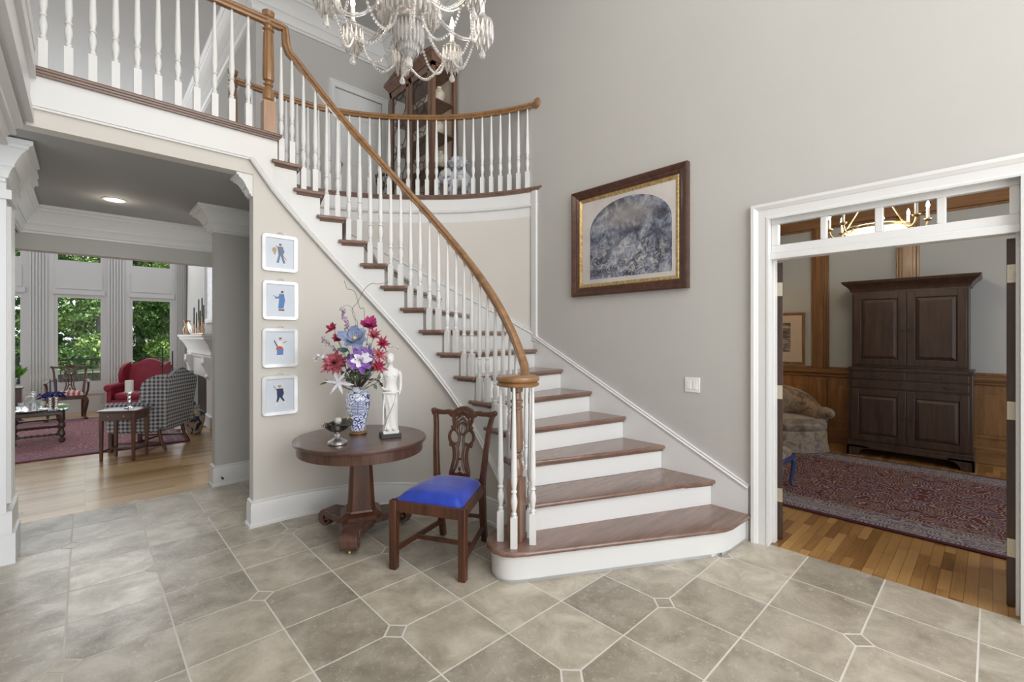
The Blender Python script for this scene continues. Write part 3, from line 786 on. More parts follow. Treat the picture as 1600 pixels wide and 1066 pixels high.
# ================================================================== foyer furniture and things
_s, _c = math.sin(TH), math.cos(TH)
def at(u, v, f):
    r = (u - 800) / 708
    return Vector((f * (_s + _c * r), f * (_c - _s * r), 1.5 + f * (526.3 - v) / 708))
def band(mb, pts, w, t, mp, m=0, n=0):
    P = catmull([(p[0], p[1], 0) for p in pts], n) if n else [Vector((p[0], p[1], 0)) for p in pts]
    rg = []
    for i, p in enumerate(P):
        a = P[max(i - 1, 0)]; b = P[min(i + 1, len(P) - 1)]; d = (b - a).normalized(); q = Vector((-d.y, d.x, 0))
        ww = w if not hasattr(w, '__call__') else w(i / (len(P) - 1))
        c1, c2 = p + q * ww / 2, p - q * ww / 2
        rg.append([mp(c1.x, c1.y, -t / 2), mp(c1.x * .5 + c2.x * .5, c1.y * .5 + c2.y * .5, -t * .72), mp(c2.x, c2.y, -t / 2), mp(c2.x, c2.y, t / 2), mp(c1.x, c1.y, t / 2)])
    mb.loft(rg, m)

# ---- engraving on the right wall
px_ = XW - .001
pic = thing('framed_engraving', 'large arched engraving in dark wood and gilt frame on the right wall', 'picture', (XW, 2.282, 2.41))
def rect_frame_x(mb, x, y0, y1, z0, z1, prof):
    """prof: (distance in from the outer edge, height off the wall)"""
    n = []
    for (y, z, sy, sz) in ((y0, z0, 1, 1), (y1, z0, -1, 1), (y1, z1, -1, -1), (y0, z1, 1, -1)):
        n.append([(x - h, y + sy * d, z + sz * d) for d, h in prof])
    mb.loft(n, loop=True)
f = MB(); rect_frame_x(f, px_, 1.684, 2.88, 1.895, 2.92, [(0, 0), (0, .045), (.012, .05), (.022, .046), (.05, .028), (.058, .03), (.066, .026), (.082, .018), (.082, 0)])
f.build('frame', M['mahogx'], pic, world=True, ang=25)
f = MB(); rect_frame_x(f, px_, 1.766, 2.798, 1.977, 2.838, [(0, 0), (0, .02), (.008, .024), (.02, .018), (.032, .012), (.032, 0)])
k = NB('gilt'); k.col((.72, .52, .22)); k.set(Metallic=.85, Roughness=.38); nn = k.noise(k.coord(), 40, 3); k.col(k.ramp(nn, [(.35, (.55, .36, .13)), (.6, (.80, .62, .32))])); M['gilt'] = k.m
f.build('gilt_fillet', M['gilt'], pic, world=True, ang=25)
M['paper'] = m_plain('aged_paper', (.74, .70, .68), .6, var=.08, scale=4)
MB().box(px_ - .008, px_, 1.79, 2.775, 2.0, 2.815).build('paper', M['paper'], pic, world=True, smooth=False)
k = NB('engraving'); v = k.coord()
n1 = k.noise(v, 5.5, 4, .65, 1.0); n2 = k.noise(v, 15, 7, .8, 1.0); n3 = k.noise(k.coord((1, 14, 5)), 2.2, 5, .75, 1.4)
fz = k.math('ADD', k.math('MULTIPLY', n1, .55), k.math('ADD', k.math('MULTIPLY', n2, .45), k.math('MULTIPLY', n3, .25)))
cc = k.ramp(fz, [(.50, (.03, .03, .045)), (.59, (.11, .12, .17)), (.67, (.30, .33, .42)), (.77, (.62, .61, .62))])
sep = k.n.new('ShaderNodeSeparateXYZ'); k.link(v, sep.inputs[0])
def blob(y, z, ry, rz):
    a = k.math('MULTIPLY', k.math('SUBTRACT', sep.outputs[1], y), 1 / ry); b = k.math('MULTIPLY', k.math('SUBTRACT', sep.outputs[2], z), 1 / rz)
    q = k.math('ADD', k.math('MULTIPLY', a, a), k.math('MULTIPLY', b, b)); return k.math('MAXIMUM', k.math('SUBTRACT', 1, q), 0)
cloud = k.math('MULTIPLY', k.math('MULTIPLY', blob(-.02, .20, .34, .16), 1.2), n2)
cc = k.mix(cloud, cc, (.52, .48, .45)); cc = k.mix(k.math('MULTIPLY', blob(.05, -.12, .24, .16), .45), cc, (.42, .46, .56))
cc = k.mix(k.math('MULTIPLY', k.math('GREATER_THAN', n2, .53), blob(0, -.2, .5, .22)), cc, (.70, .66, .62))
k.col(cc); k.set(Roughness=.55); M['engraving'] = k.m
poly = [(1.835, 2.05), (2.675, 2.05), (2.675, 2.50)] + [(2.255 + .42 * math.cos(PI * q / 24), 2.50 + .27 * math.sin(PI * q / 24)) for q in range(1, 24)] + [(1.835, 2.50)]
MB().extr(poly, (px_ - .008, 0, 0), (0, 1, 0), (0, 0, 1), (-.002, 0, 0)).build('print', M['engraving'], pic, world=True, smooth=False)
MB().box(px_ - .0135, px_ - .0125, 1.79, 2.775, 2.0, 2.815).build('glass', M['pane'], pic, world=True, smooth=False)

# ---- light switch
sw = thing('light_switch', 'white double rocker light switch on the right wall above the stair skirt', 'light switch', (XW, 1.66, 1.11))
MB().box(XW - .007, XW, 1.60, 1.725, 1.052, 1.172).build('plate', M['plate'], sw, world=True, bevel=.003)
for y in (1.638, 1.688):
    MB().extr([(0, 0), (.007, .0), (.003, .066), (0, .066)], (XW - .006, y - .017, 1.079), (-1, 0, 0), (0, 0, 1), (0, .034, 0)).build('rocker', M['plate'], sw, world=True, bevel=.001)

# ---- four small framed figures on the curved wall
k = NB('pewter_frame'); nn = k.noise(k.coord(), 6, 2); k.col(k.ramp(nn, [(.3, (.72, .74, .76)), (.7, (.86, .87, .88))])); k.set(Metallic=.35, Roughness=.28); M['pewter'] = k.m
M['silk'] = m_plain('pale_silk', (.66, .71, .79), .6)
ink = {n: m_plain('ink_' + n, c, .7) for n, c in dict(navy=(.03, .05, .12), blue=(.12, .24, .50), slate=(.16, .24, .34), skin=(.62, .45, .36), red=(.55, .10, .06), tan=(.45, .36, .22), white=(.78, .78, .78), brown=(.16, .10, .07)).items()}
def ellp(cx, cz, a, b, n=12): return [(cx + a * math.cos(2 * PI * q / n), cz + b * math.sin(2 * PI * q / n)) for q in range(n)]
FIG = [
 ([('skin', ellp(.002, .062, .010, .011)), ('brown', ellp(.002, .068, .011, .007)), ('slate', [(-.02, .05), (.02, .052), (.034, .01), (.02, -.02), (-.012, -.02)]), ('slate', [(-.012, -.02), (.004, -.02), (-.01, -.085), (-.028, -.082)]), ('slate', [(.004, -.02), (.022, -.02), (.04, -.08), (.024, -.085)]), ('tan', ellp(-.042, .02, .017, .022)), ('tan', ellp(-.04, -.008, .008, .008)), ('red', [(-.034, .058), (-.031, .060), (.05, -.055), (.047, -.057)]), ('white', ellp(-.022, -.088, .012, .005)), ('white', ellp(.036, -.088, .012, .005))], 'pewter-framed figure in grey trousers carrying a pole and basket, topmost of four', 2.03, 2.33, 0),
 ([('skin', ellp(.008, .062, .010, .011)), ('brown', ellp(.014, .066, .009, .010)), ('blue', [(-.012, .048), (.026, .05), (.034, -.005), (.022, -.07), (-.018, -.07), (-.012, 0)]), ('blue', [(-.012, .03), (-.012, .012), (-.042, .008), (-.042, .018)]), ('navy', [(-.03, .02), (-.028, .023), (-.055, .035), (-.057, .031)]), ('brown', ellp(-.004, -.082, .012, .007)), ('brown', ellp(.018, -.082, .012, .007))], 'pewter-framed figure in a long blue robe, second from the top of four', 1.637, 1.955, .004),
 ([('skin', ellp(0, .065, .010, .012)), ('brown', ellp(0, .073, .012, .006)), ('white', [(-.018, .05), (.018, .05), (.024, .0), (-.022, .0)]), ('red', ellp(-.006, -.01, .026, .02)), ('blue', [(-.026, -.02), (.024, -.012), (.022, -.062), (-.026, -.064)]), ('white', [(-.018, -.064), (-.006, -.064), (-.012, -.085), (-.024, -.085)]), ('white', [(.006, -.064), (.018, -.064), (.026, -.085), (.014, -.085)]), ('navy', [(-.05, .055), (-.044, .058), (-.018, .008), (-.026, .004)]), ('tan', [(.018, .03), (.05, .045), (.048, .052), (.016, .04)])], 'pewter-framed figure in a white top and red bundle, third from the top of four', 1.25, 1.57, .002),
 ([('skin', ellp(-.004, .064, .010, .011)), ('tan', ellp(-.004, .071, .016, .008)), ('navy', [(-.026, .05), (.022, .05), (.03, .01), (.018, -.02), (-.022, -.02)]), ('navy', [(-.022, -.02), (-.002, -.02), (-.016, -.06), (-.028, -.058)]), ('navy', [(-.002, -.02), (.018, -.02), (.036, -.05), (.026, -.058)]), ('white', [(-.028, -.058), (-.018, -.06), (-.026, -.09), (-.036, -.09)]), ('white', [(.026, -.056), (.036, -.05), (.052, -.08), (.042, -.086)]), ('brown', [(-.05, .075), (-.047, .077), (-.012, .02), (-.015, .018)])], 'pewter-framed figure in dark navy clothes, lowest of four', .862, 1.184, 0)]
for fi, (parts, label, z0, z1, dx) in enumerate(FIG):
    cx = 1.158 + dx; cz = (z0 + z1) / 2; h = z1 - z0; wd = .270
    yw = WY if cx < 1.2 else WY - .002
    t = thing('framed_figure_print', label, 'picture', (cx, WY - .004, cz), 0, 'four small framed figures on the wall left of the table')
    o = rrect(wd, h, .028, 5); i_ = rrect(wd - .064, h - .064, .004, 5)
    rg = []
    for q, y in ((o, 0), (o, -.014), ([(a * .985, b * .985) for a, b in o], -.019), ([(a * 1.04, b * 1.04) for a, b in i_], -.017), (i_, -.010), (i_, -.004)):
        rg.append([(a, y, b) for a, b in q])
    MB().loft(rg, cap=False).build('frame', M['pewter'], t, ang=40)
    MB().box(-wd / 2 + .03, wd / 2 - .03, -.008, -.004, -h / 2 + .03, h / 2 - .03).build('mat', M['silk'], t, smooth=False)
    names = sorted(set(n for n, _ in parts)); fb_ = MB()
    for n, pg in parts: fb_.extr([(a * 1.0, b * 1.0 + .004) for a, b in pg], (0, -.0085 - .00015 * parts.index((n, pg)), 0), (1, 0, 0), (0, 0, 1), (0, .0006, 0), names.index(n))
    fb_.build('figure', [ink[n] for n in names], t, smooth=False)
    MB().tube([(-.022, -.01, h / 2 - .002), (-.02, -.012, h / 2 + .010), (-.008, -.012, h / 2 + .016), (0, -.012, h / 2 + .02), (.008, -.012, h / 2 + .016), (.02, -.012, h / 2 + .010), (.022, -.01, h / 2 - .002)], .0022, 6).build('hanger', M['nickel'], t)

# ---- round pedestal table
TX, TY = 1.53, 3.30
tb = thing('pedestal_table', 'round mahogany pedestal table with scrolled feet by the curved wall', 'table', (TX, TY, 0))
a0 = math.atan2(-.94, .26)
def ellring(rx, ry, z, n=64): return [(rx * math.cos(t) * math.cos(a0) - ry * math.sin(t) * math.sin(a0), rx * math.cos(t) * math.sin(a0) + ry * math.sin(t) * math.cos(a0), z) for t in [2 * PI * q / n for q in range(n)]]
MB().loft([ellring(a + .02, a - .02, z) for a, z in ((.470, .712), (.480, .715), (.484, .722), (.485, .732), (.480, .739), (.470, .740))]).build('tabletop', M['walnutx'], tb, ang=30)
MB().loft([ellring(a + .02, a - .02, z) for a, z in ((.448, .640), (.455, .640), (.456, .646), (.456, .712))]).build('apron', M['walnut'], tb, ang=30)
def chs(w_, d_, c): return [(w_, d_ - c), (w_ - c, d_), (-w_ + c, d_), (-w_, d_ - c), (-w_, -d_ + c), (-w_ + c, -d_), (w_ - c, -d_), (w_, -d_ + c)]
ca = R(-22)
def rr(p, a): return (p[0] * math.cos(a) - p[1] * math.sin(a), p[0] * math.sin(a) + p[1] * math.cos(a))
col_ = MB(); col_.loft([[(*rr(p, ca), z) for p in chs(w_, w_, c)] for w_, c, z in ((.098, .03, .205), (.072, .024, .645))])
col_.build('column', M['mahog'], tb, ang=20)
col_ = MB(); col_.loft([[(*rr(p, ca), z) for p in chs(w_, w_, c)] for w_, c, z in ((.145, .045, .150), (.145, .045, .175), (.135, .042, .185), (.112, .035, .198), (.104, .032, .212))])
col_.build('plinth_moulding', M['mahog'], tb, ang=20)
bs = MB(); pts = []
LA = [R(-128), R(112), R(-8)]
for q in range(3):
    a1 = LA[q]; 
    for s_ in (-1, 1):
        ex, ey = math.cos(a1), math.sin(a1); pts.append((ex * .30 - ey * .06 * s_, ey * .30 + ex * .06 * s_, a1))
poly = []
order = [LA[2], LA[1], LA[0]]
for q, a1 in enumerate((R(-8), R(112), R(232))):
    ex, ey = math.cos(a1), math.sin(a1)
    p1 = (ex * .31 + ey * .065, ey * .31 - ex * .065); p2 = (ex * .31 - ey * .065, ey * .31 + ex * .065)
    poly += [p1, p2]; an = a1 + R(60)
    for off_, rr_ in ((-.22, .165), (0, .13), (.22, .165)): poly.append((rr_ * math.cos(an + off_), rr_ * math.sin(an + off_)))
bs.prism(poly, .10, .152); bs.build('platform', M['walnut'], tb, bevel=.006)
LP = [(.0, .12), (.18, .150), (.255, .158), (.31, .158), (.355, .142), (.382, .108), (.384, .070), (.364, .040), (.328, .026), (.292, .034), (.272, .058), (.276, .084), (.296, .098), (.316, .092), (.322, .074), (.310, .066), (.300, .075), (.296, .082), (.286, .074), (.288, .060), (.306, .048), (.33, .056), (.336, .078), (.326, .104), (.298, .116), (.262, .108), (.235, .088), (.19, .084), (.12, .092), (0, .095)]
for a1 in LA:
    ex = Vector((math.cos(a1), math.sin(a1), 0)); ey = Vector((-ex.y, ex.x, 0))
    l = MB().extr(LP, -ey * .06, ex, (0, 0, 1), ey * .12).build('scroll_foot', M['walnut'], tb, bevel=.004)
    cs_ = MB(); cs_.lathe([(.012, 0), (.012, .012)], (ex.x * .33, ex.y * .33, .015), 8); cs_.ell((ex.x * .33, ex.y * .33, .0125), (.0125, .0125, .0125)); cs_.build('caster', M['brass'], l)

# ---- blue and white vase
vs = thing('porcelain_vase', 'tall blue and white porcelain vase on a wooden ring stand, holding the flowers', 'vase', (1.565, 3.43, .741))
k = NB('blue_white_porcelain'); v = k.coord()
vo = k.n.new('ShaderNodeTexVoronoi'); vo.inputs['Scale'].default_value = 24; vo.distance = 'EUCLIDEAN'
wv = k.n.new('ShaderNodeTexNoise'); wv.inputs['Scale'].default_value = 22; k.link(v, wv.inputs[0])
mxv = k.n.new('ShaderNodeVectorMath'); mxv.operation = 'MULTIPLY_ADD'; k.link(wv.outputs['Color'], mxv.inputs[0]); mxv.inputs[1].default_value = (.05, .05, .05); k.link(v, mxv.inputs[2])
k.link(mxv.outputs[0], vo.inputs['Vector'])
d_ = vo.outputs['Distance']
sn = k.math('SINE', k.math('MULTIPLY', d_, 15))
k.col(k.ramp(sn, [(.42, (.84, .87, .92)), (.55, (.16, .25, .62)), (.68, (.02, .06, .38))])); k.set(Roughness=.12); k.b.inputs['Coat Weight'].default_value = .5
M['porcelain'] = k.m
M['porcelain_plain'] = m_plain('white_porcelain', (.74, .79, .86), .12)
M['cobalt'] = m_plain('cobalt_glaze', (.04, .08, .36), .15)
vp = [(.052, .022), (.057, .024), (.060, .04), (.067, .085), (.080, .15), (.091, .21), (.096, .255), (.095, .285), (.086, .315), (.070, .332)]
MB().lathe(vp, (0, 0, 0), 40, cap=True).build('body', M['porcelain'], vs, ang=60)
MB().lathe([(.070, .331), (.064, .340), (.062, .356), (.067, .364), (.069, .368), (.066, .370), (.058, .364), (.056, .30)], (0, 0, 0), 40, cap=False).build('neck', M['porcelain_plain'], vs, ang=60)
MB().lathe([(.062, 0), (.070, .003), (.070, .010), (.064, .014), (.066, .020), (.055, .024)], (0, 0, 0), 32).build('ring_stand', M['newel2'], vs)
def vr(z):
    for (r0, z0), (r1, z1) in zip(vp, vp[1:]):
        if z0 <= z <= z1: return r0 + (r1 - r0) * (z - z0) / (z1 - z0)
    return .09
va = math.atan2(-3.43, -1.565); md = MB(); wd_ = MB()
def on_vase(x, z, o):
    r_ = vr(z) + o; a = va + x / max(r_, .01); return (r_ * math.cos(a), r_ * math.sin(a), z)
def vpatch(mb, pg, o): mb._add([on_vase(x, z, o) for x, z in pg], [list(range(len(pg)))])
mz = .208; RD = .056
for q in range(12):
    for (r0, r1, mb, o) in ((0, RD + .006, wd_, .0008),):
        a, b = 2 * PI * q / 12, 2 * PI * (q + 1) / 12
        for k2 in range(4):
            q0 = (RD + .006) * k2 / 4; q1 = (RD + .006) * (k2 + 1) / 4
            vpatch(wd_, [(q0 * math.cos(a), mz + q0 * math.sin(a)), (q1 * math.cos(a), mz + q1 * math.sin(a)), (q1 * math.cos(b), mz + q1 * math.sin(b)), (q0 * math.cos(b), mz + q0 * math.sin(b))], .0010)
def vbar(x0, x1, z0, z1):
    n = max(1, int(abs(x1 - x0) / .01))
    for q in range(n): vpatch(md, [(x0 + (x1 - x0) * q / n, z0), (x0 + (x1 - x0) * (q + 1) / n, z0), (x0 + (x1 - x0) * (q + 1) / n, z1), (x0 + (x1 - x0) * q / n, z1)], .0022)
def varc(r, a0_, a1_, w_=.0045, n=10):
    for q in range(n):
        a, b = R(a0_ + (a1_ - a0_) * q / n), R(a0_ + (a1_ - a0_) * (q + 1) / n)
        vpatch(md, [((r - w_) * math.cos(a), mz + (r - w_) * math.sin(a)), (r * math.cos(a), mz + r * math.sin(a)), (r * math.cos(b), mz + r * math.sin(b)), ((r - w_) * math.cos(b), mz + (r - w_) * math.sin(b))], .0022)
varc(RD, 20, 85); varc(RD, 95, 160); varc(RD, 200, 262); varc(RD, 278, 340)
varc(RD - .010, 215, 262); varc(RD - .010, 278, 325); varc(RD - .020, 225, 262); varc(RD - .020, 278, 315)
for z, hw_ in ((.041, .022), (.028, .040), (.015, .048), (.002, .054), (-.011, .054)): vbar(-hw_, hw_, mz + z - .0027, mz + z + .0027)
vbar(-.0025, .0025, mz + .001, mz + .056); vbar(-.0055, -.002, mz - .056, mz - .011); vbar(.002, .0055, mz - .056, mz - .011)
wo_ = wd_.build('medallion_ground', M['porcelain_plain'], vs, ang=60)
md.build('medallion', M['cobalt'], wo_, ang=60)

# ---- flowers in the vase
def fmat(n, a, b, mid=.5):
    k = NB(n); nn = k.noise(k.coord(), 45, 3); k.col(k.ramp(nn, [(.3, a), (.7, b)])); k.set(Roughness=.65); k.b.inputs['Subsurface Weight'].default_value = 0; return k.m
FM = dict(magenta=fmat('petal_magenta', (.32, .015, .10), (.55, .06, .25)), crimson=fmat('petal_crimson', (.28, .015, .04), (.50, .05, .13)), dusty=fmat('petal_dusty_red', (.34, .05, .09), (.62, .18, .22)),
          blue=fmat('petal_slate_blue', (.13, .17, .30), (.28, .34, .52)), purple=fmat('petal_purple', (.10, .03, .24), (.34, .14, .50)), white=fmat('petal_white', (.70, .66, .76), (.86, .84, .90)), lilac=fmat('petal_lilac', (.28, .16, .30), (.62, .45, .62)),
          leaf=fmat('leaf_green', (.05, .09, .04), (.16, .21, .11)), teal=fmat('leaf_teal', (.05, .11, .11), (.13, .22, .22)), stem=fmat('stem_brown', (.07, .06, .04), (.15, .12, .07)), berry=fmat('berry_dark', (.02, .015, .03), (.06, .04, .07)), twig=fmat('twig_grey', (.13, .11, .09), (.24, .20, .16)), yellow=fmat('centre_yellow', (.62, .50, .28), (.80, .70, .48)), bud=fmat('bud_green', (.22, .26, .07), (.40, .42, .16)))
VC = Vector((1.565, 3.43, 0)); VT = Vector((1.565, 3.43, 1.09))
TOCAM = Vector((-1.565, -3.43, .1)).normalized()
def frame_of(nv):
    nv = nv.normalized(); a = Vector((0, 0, 1)) if abs(nv.z) < .9 else Vector((1, 0, 0))
    x = a.cross(nv).normalized(); y = nv.cross(x); return Matrix((x, y, nv)).transposed().to_4x4()
def petal(mb, L_, W_, lift, curl, ang, pt=.5, m=0, n=5, r0=.0):
    vs_ = []; c, s = math.cos(ang), math.sin(ang); wob = random.uniform(-.5, .5)
    for i in range(n + 1):
        t = i / n; wv_ = W_ * (math.sin(PI * min(1, t ** pt)) ** .8) if i not in (0,) else W_ * .15
        if i == n: wv_ = W_ * (.06 if W_ < L_ * .5 else .38)
        r_ = r0 + L_ * math.sin(lift) * t + curl * L_ * t * t * .5; z = L_ * math.cos(lift) * t - abs(curl) * L_ * t * t * .25
        for k2 in (-1, -.4, .4, 1):
            y = wv_ * k2 * .5; zz = z + abs(k2) * W_ * .10
            vs_.append((r_ * c - y * s, r_ * s + y * c, zz + wob * t * t * W_ * k2 * .5))
    fs_ = [(i * 4 + j, i * 4 + j + 1, i * 4 + j + 5, i * 4 + j + 4) for i in range(n) for j in range(3)]
    mb._add(vs_, fs_, m)
def stem_to(mb, p, bend=.02, r_=.002, m=0):
    b = VT + Vector((random.uniform(-.03, .03), random.uniform(-.03, .03), -.03)); mid = (b + p) / 2 + Vector((0, 0, -bend)) + (VC.lerp(Vector((p.x, p.y, 0)), .3) - Vector(((b + p).x / 2, (b + p).y / 2, 0))) * .5
    mb.tube(catmull([b, mid, p], 5), r_, 5, m)
FG = 'artificial flowers in the blue and white vase'
def bloom(name, label, u, v, f, size, layers, mat, center=None, facing=None, cat='flower', calyx=True):
    p = at(u, v, f); nv = facing if facing is not None else (TOCAM * .8 + (p - VT).normalized() * .7)
    t = thing(name, label, cat, tuple(VT), 0, FG); t['group'] = FG
    fr_ = Matrix.Translation(p) @ frame_of(nv)
    mb = MB(); mb.x = fr_; ms = [FM[q] for q in (mat if isinstance(mat, (list, tuple)) else [mat])]
    for (n, L_, W_, lift, curl, pt, mi) in layers:
        ph = random.random() * 6
        for q in range(n): petal(mb, L_ * size * random.uniform(.8, 1.12), W_ * size * random.uniform(.85, 1.15), R(lift + random.uniform(-13, 9)), curl + random.uniform(-.2, .25), ph + 2 * PI * q / n + random.uniform(-.14, .14), pt, mi)
    mb.build('petals', ms, t, world=True, ang=80)
    if center:
        mb = MB(); mb.x = fr_; mb.ell((0, 0, size * .15), size * .14, 10, 6); 
        for q in range(10): a = q * .628; mb.tube([(0, 0, .1 * size), (.25 * size * math.cos(a), .25 * size * math.sin(a), .34 * size)], .0012, 4)
        mb.build('flower_centre', FM[center], t, world=True)
    mb = MB(); stem_to(mb, p - nv.normalized() * .005); mb.build('stem', FM['stem'], t, world=True); return t
UP = Vector((0, 0, 1))
bloom('lotus_flower', 'bright magenta open lotus flower, the highest large bloom in the vase', 578, 510, 3.45, .090, [(7, 1, .72, 66, -.1, .8, 0), (6, .85, .65, 38, -.1, .8, 0)], 'magenta', 'berry', TOCAM * .8 + UP * .8)
bloom('anemone_flower', 'small crimson flower at the upper left edge of the bouquet', 521, 514, 3.42, .062, [(5, 1, .7, 60, 0, .7, 0), (4, .7, .5, 30, 0, .7, 0)], 'crimson', None, Vector((-1, -.4, .8)))
bloom('anemone_flower', 'small crimson flower just left of the slate blue magnolia', 528, 532, 3.36, .060, [(6, 1, .7, 58, 0, .7, 0), (5, .7, .5, 30, 0, .7, 0)], 'crimson', None, Vector((-.5, -.8, .8)))
bloom('magnolia_flower', 'large slate blue magnolia with a pale centre in the middle of the bouquet', 554, 530, 3.32, .105, [(6, 1, .95, 78, .05, .9, 0), (4, .75, .75, 45, 0, .9, 0)], 'blue', 'yellow', TOCAM + UP * .5)
bloom('dahlia_flower', 'dusty red many-petalled dahlia at the lower left of the bouquet', 523, 568, 3.36, .098, [(14, 1, .40, 88, .05, .7, 0), (13, .95, .36, 66, 0, .7, 0), (11, .8, .32, 42, 0, .7, 0), (7, .6, .28, 18, 0, .7, 0)], 'dusty')
bloom('clematis_flower', 'large purple flower with a white heart above the vase rim', 564, 562, 3.28, .100, [(9, 1.05, .66, 80, .05, .85, 0), (7, .74, .50, 70, 0, .85, 1), (5, .45, .35, 25, 0, .85, 1)], ('purple', 'white'), None, TOCAM + UP * .2)
bloom('alstroemeria_flower', 'red spiky flower at the upper right of the bouquet', 584, 526, 3.45, .075, [(10, 1, .3, 55, 0, .6, 0), (8, .8, .25, 28, 0, .6, 0)], 'dusty')
bloom('alstroemeria_flower', 'dark red spiky flower at the right edge, above the statue head', 597, 538, 3.45, .070, [(10, 1, .32, 62, 0, .6, 0), (8, .8, .25, 30, 0, .6, 0)], 'crimson')
bloom('alstroemeria_flower', 'pink red spiky flower just left of the statue head', 592, 555, 3.40, .068, [(9, 1, .34, 70, 0, .6, 0), (7, .8, .25, 30, 0, .6, 0)], 'dusty')
bloom('alstroemeria_flower', 'deep crimson flower at the lower right, beside the statue shoulder', 591, 573, 3.40, .070, [(10, 1, .32, 70, 0, .6, 0), (7, .8, .25, 35, 0, .6, 0)], 'crimson')
bloom('lily_flower', 'white star-shaped lily hanging left of the vase rim', 529, 598, 3.36, .100, [(6, 1, .24, 86, .1, .7, 0)], 'white', None, TOCAM + Vector((-.3, 0, -.2)))
def spray(name, label, pts, f, mat, n, s_, cat='flower sprig', kind='ball'):
    t = thing(name, label, cat, tuple(VT), 0, FG); P = [at(u, v, f) for u, v in pts]
    mb = MB(); mb.tube(catmull([VT + Vector((0, 0, -.03))] + P, 6), .0016, 5); mb.build('stem', FM['stem'], t, world=True)
    mb = MB()
    for q in range(n):
        x = random.random(); k2 = min(int(x * (len(P) - 1)), len(P) - 2); y = x * (len(P) - 1) - k2
        c = P[k2].lerp(P[k2 + 1], y) + Vector([random.gauss(0, .010) for _ in range(3)])
        if kind == 'ball': mb.ell(c, s_ * random.uniform(.6, 1.2), 6, 4)
        else:
            mb.x = Matrix.Translation(c) @ frame_of(Vector([random.gauss(0, 1) for _ in range(3)]) + TOCAM)
            for a in range(5): petal(mb, s_, s_ * .8, R(70), 0, a * 1.257, .8, 0, 2)
            mb.x = None
    o = mb.build('blossoms', FM[mat], t, world=True); return t
spray('lilac_spray', 'upright lilac blossom spike at the top left of the bouquet', [(548, 522), (543, 508), (538, 495), (535, 484)], 3.42, 'lilac', 70, .0075)
spray('blossom_spray', 'loose pink blossom sprig above the dahlia on the left', [(527, 550), (516, 540), (508, 532), (502, 530)], 3.40, 'lilac', 30, .007)
spray('blossom_spray', 'pale white blossom sprig at the far left of the bouquet', [(525, 566), (510, 556), (497, 558), (493, 566)], 3.36, 'white', 16, .012, kind='p')
spray('blossom_spray', 'thin sprig with tiny white buds reaching right over the statue head', [(592, 548), (604, 544), (614, 542), (623, 546)], 3.40, 'white', 14, .006)
spray('blossom_spray', 'blue filler blossoms right of the slate blue magnolia', [(576, 540), (581, 548), (583, 556)], 3.38, 'blue', 34, .009, kind='p')
spray('berry_sprig', 'sprig of dark berries between vase rim and statue', [(572, 596), (582, 592), (592, 594), (598, 602)], 3.36, 'berry', 34, .006, 'berry sprig')
def leafy(name, label, pts, f, mat, L_, W_):
    t = thing(name, label, 'leaf', tuple(VT), 0, FG); mb = MB(); st_ = MB()
    for (u, v, ax, ay, az) in pts:
        p = at(u, v, f); d = Vector((ax, ay, az)).normalized(); mb.x = Matrix.Translation(p) @ frame_of(d)
        petal(mb, L_, W_, R(8), .1, random.random() * 6, .8, 0, 6); mb.x = None; stem_to(st_, p, .01)
    mb.build('leaves', FM[mat], t, world=True, ang=80); st_.build('stem', FM['stem'], t, world=True)
leafy('leaf_sprig', 'broad teal leaves under the slate blue magnolia', [(545, 548, -1, -.2, .05), (546, 552, -.2, -.6, -.5), (560, 552, .6, -.5, -.1)], 3.33, 'teal', .085, .045)
leafy('leaf_sprig', 'single yellow green bud leaf left of the lilac spike', [(537, 526, 0, -.1, 1)], 3.36, 'bud', .055, .028)
leafy('leaf_sprig', 'drooping brown leaf at the lower left of the bouquet', [(520, 598, -1, .1, .3), (512, 597, -1, -.2, -.1)], 3.38, 'stem', .065, .018)
leafy('leaf_sprig', 'green leaves hanging right of the vase rim', [(584, 600, .3, -.6, -.8), (594, 596, .4, .1, -.7), (590, 590, 1, .2, .3)], 3.38, 'leaf', .045, .028)
random.seed(21)
leafy('leaf_sprig', 'dense green leaves filling the bouquet just above the vase rim', [(540 + 8 * q % 48, 574 + (q * 7) % 22, random.uniform(-1, 1), -.6, random.uniform(0, 1)) for q in range(46)], 3.42, 'leaf', .085, .026)
for label, pts, r_ in (('curly brown twig rising highest left of centre above the bouquet', [(569.5, 494.5), (562, 481), (556, 460), (550, 453), (542.5, 451), (538, 439)], .0022), ('curly brown twig bending right above the bouquet', [(559, 512), (554.5, 499), (550, 484), (559, 472), (568, 454), (580, 443.5), (592, 444), (607, 440.5)], .002), ('short thin curled twig left above the lilac spike', [(556, 508), (552, 486), (546, 478), (538, 478), (535, 484)], .0013)):
    t = thing('curly_branch', label, 'twig', tuple(VT), 0, FG)
    MB().tube(catmull([VT + Vector((0, 0, -.03))] + [at(u, v, 3.46) for u, v in pts], 7), r_, 5).build('twig', FM['twig'], t, world=True)

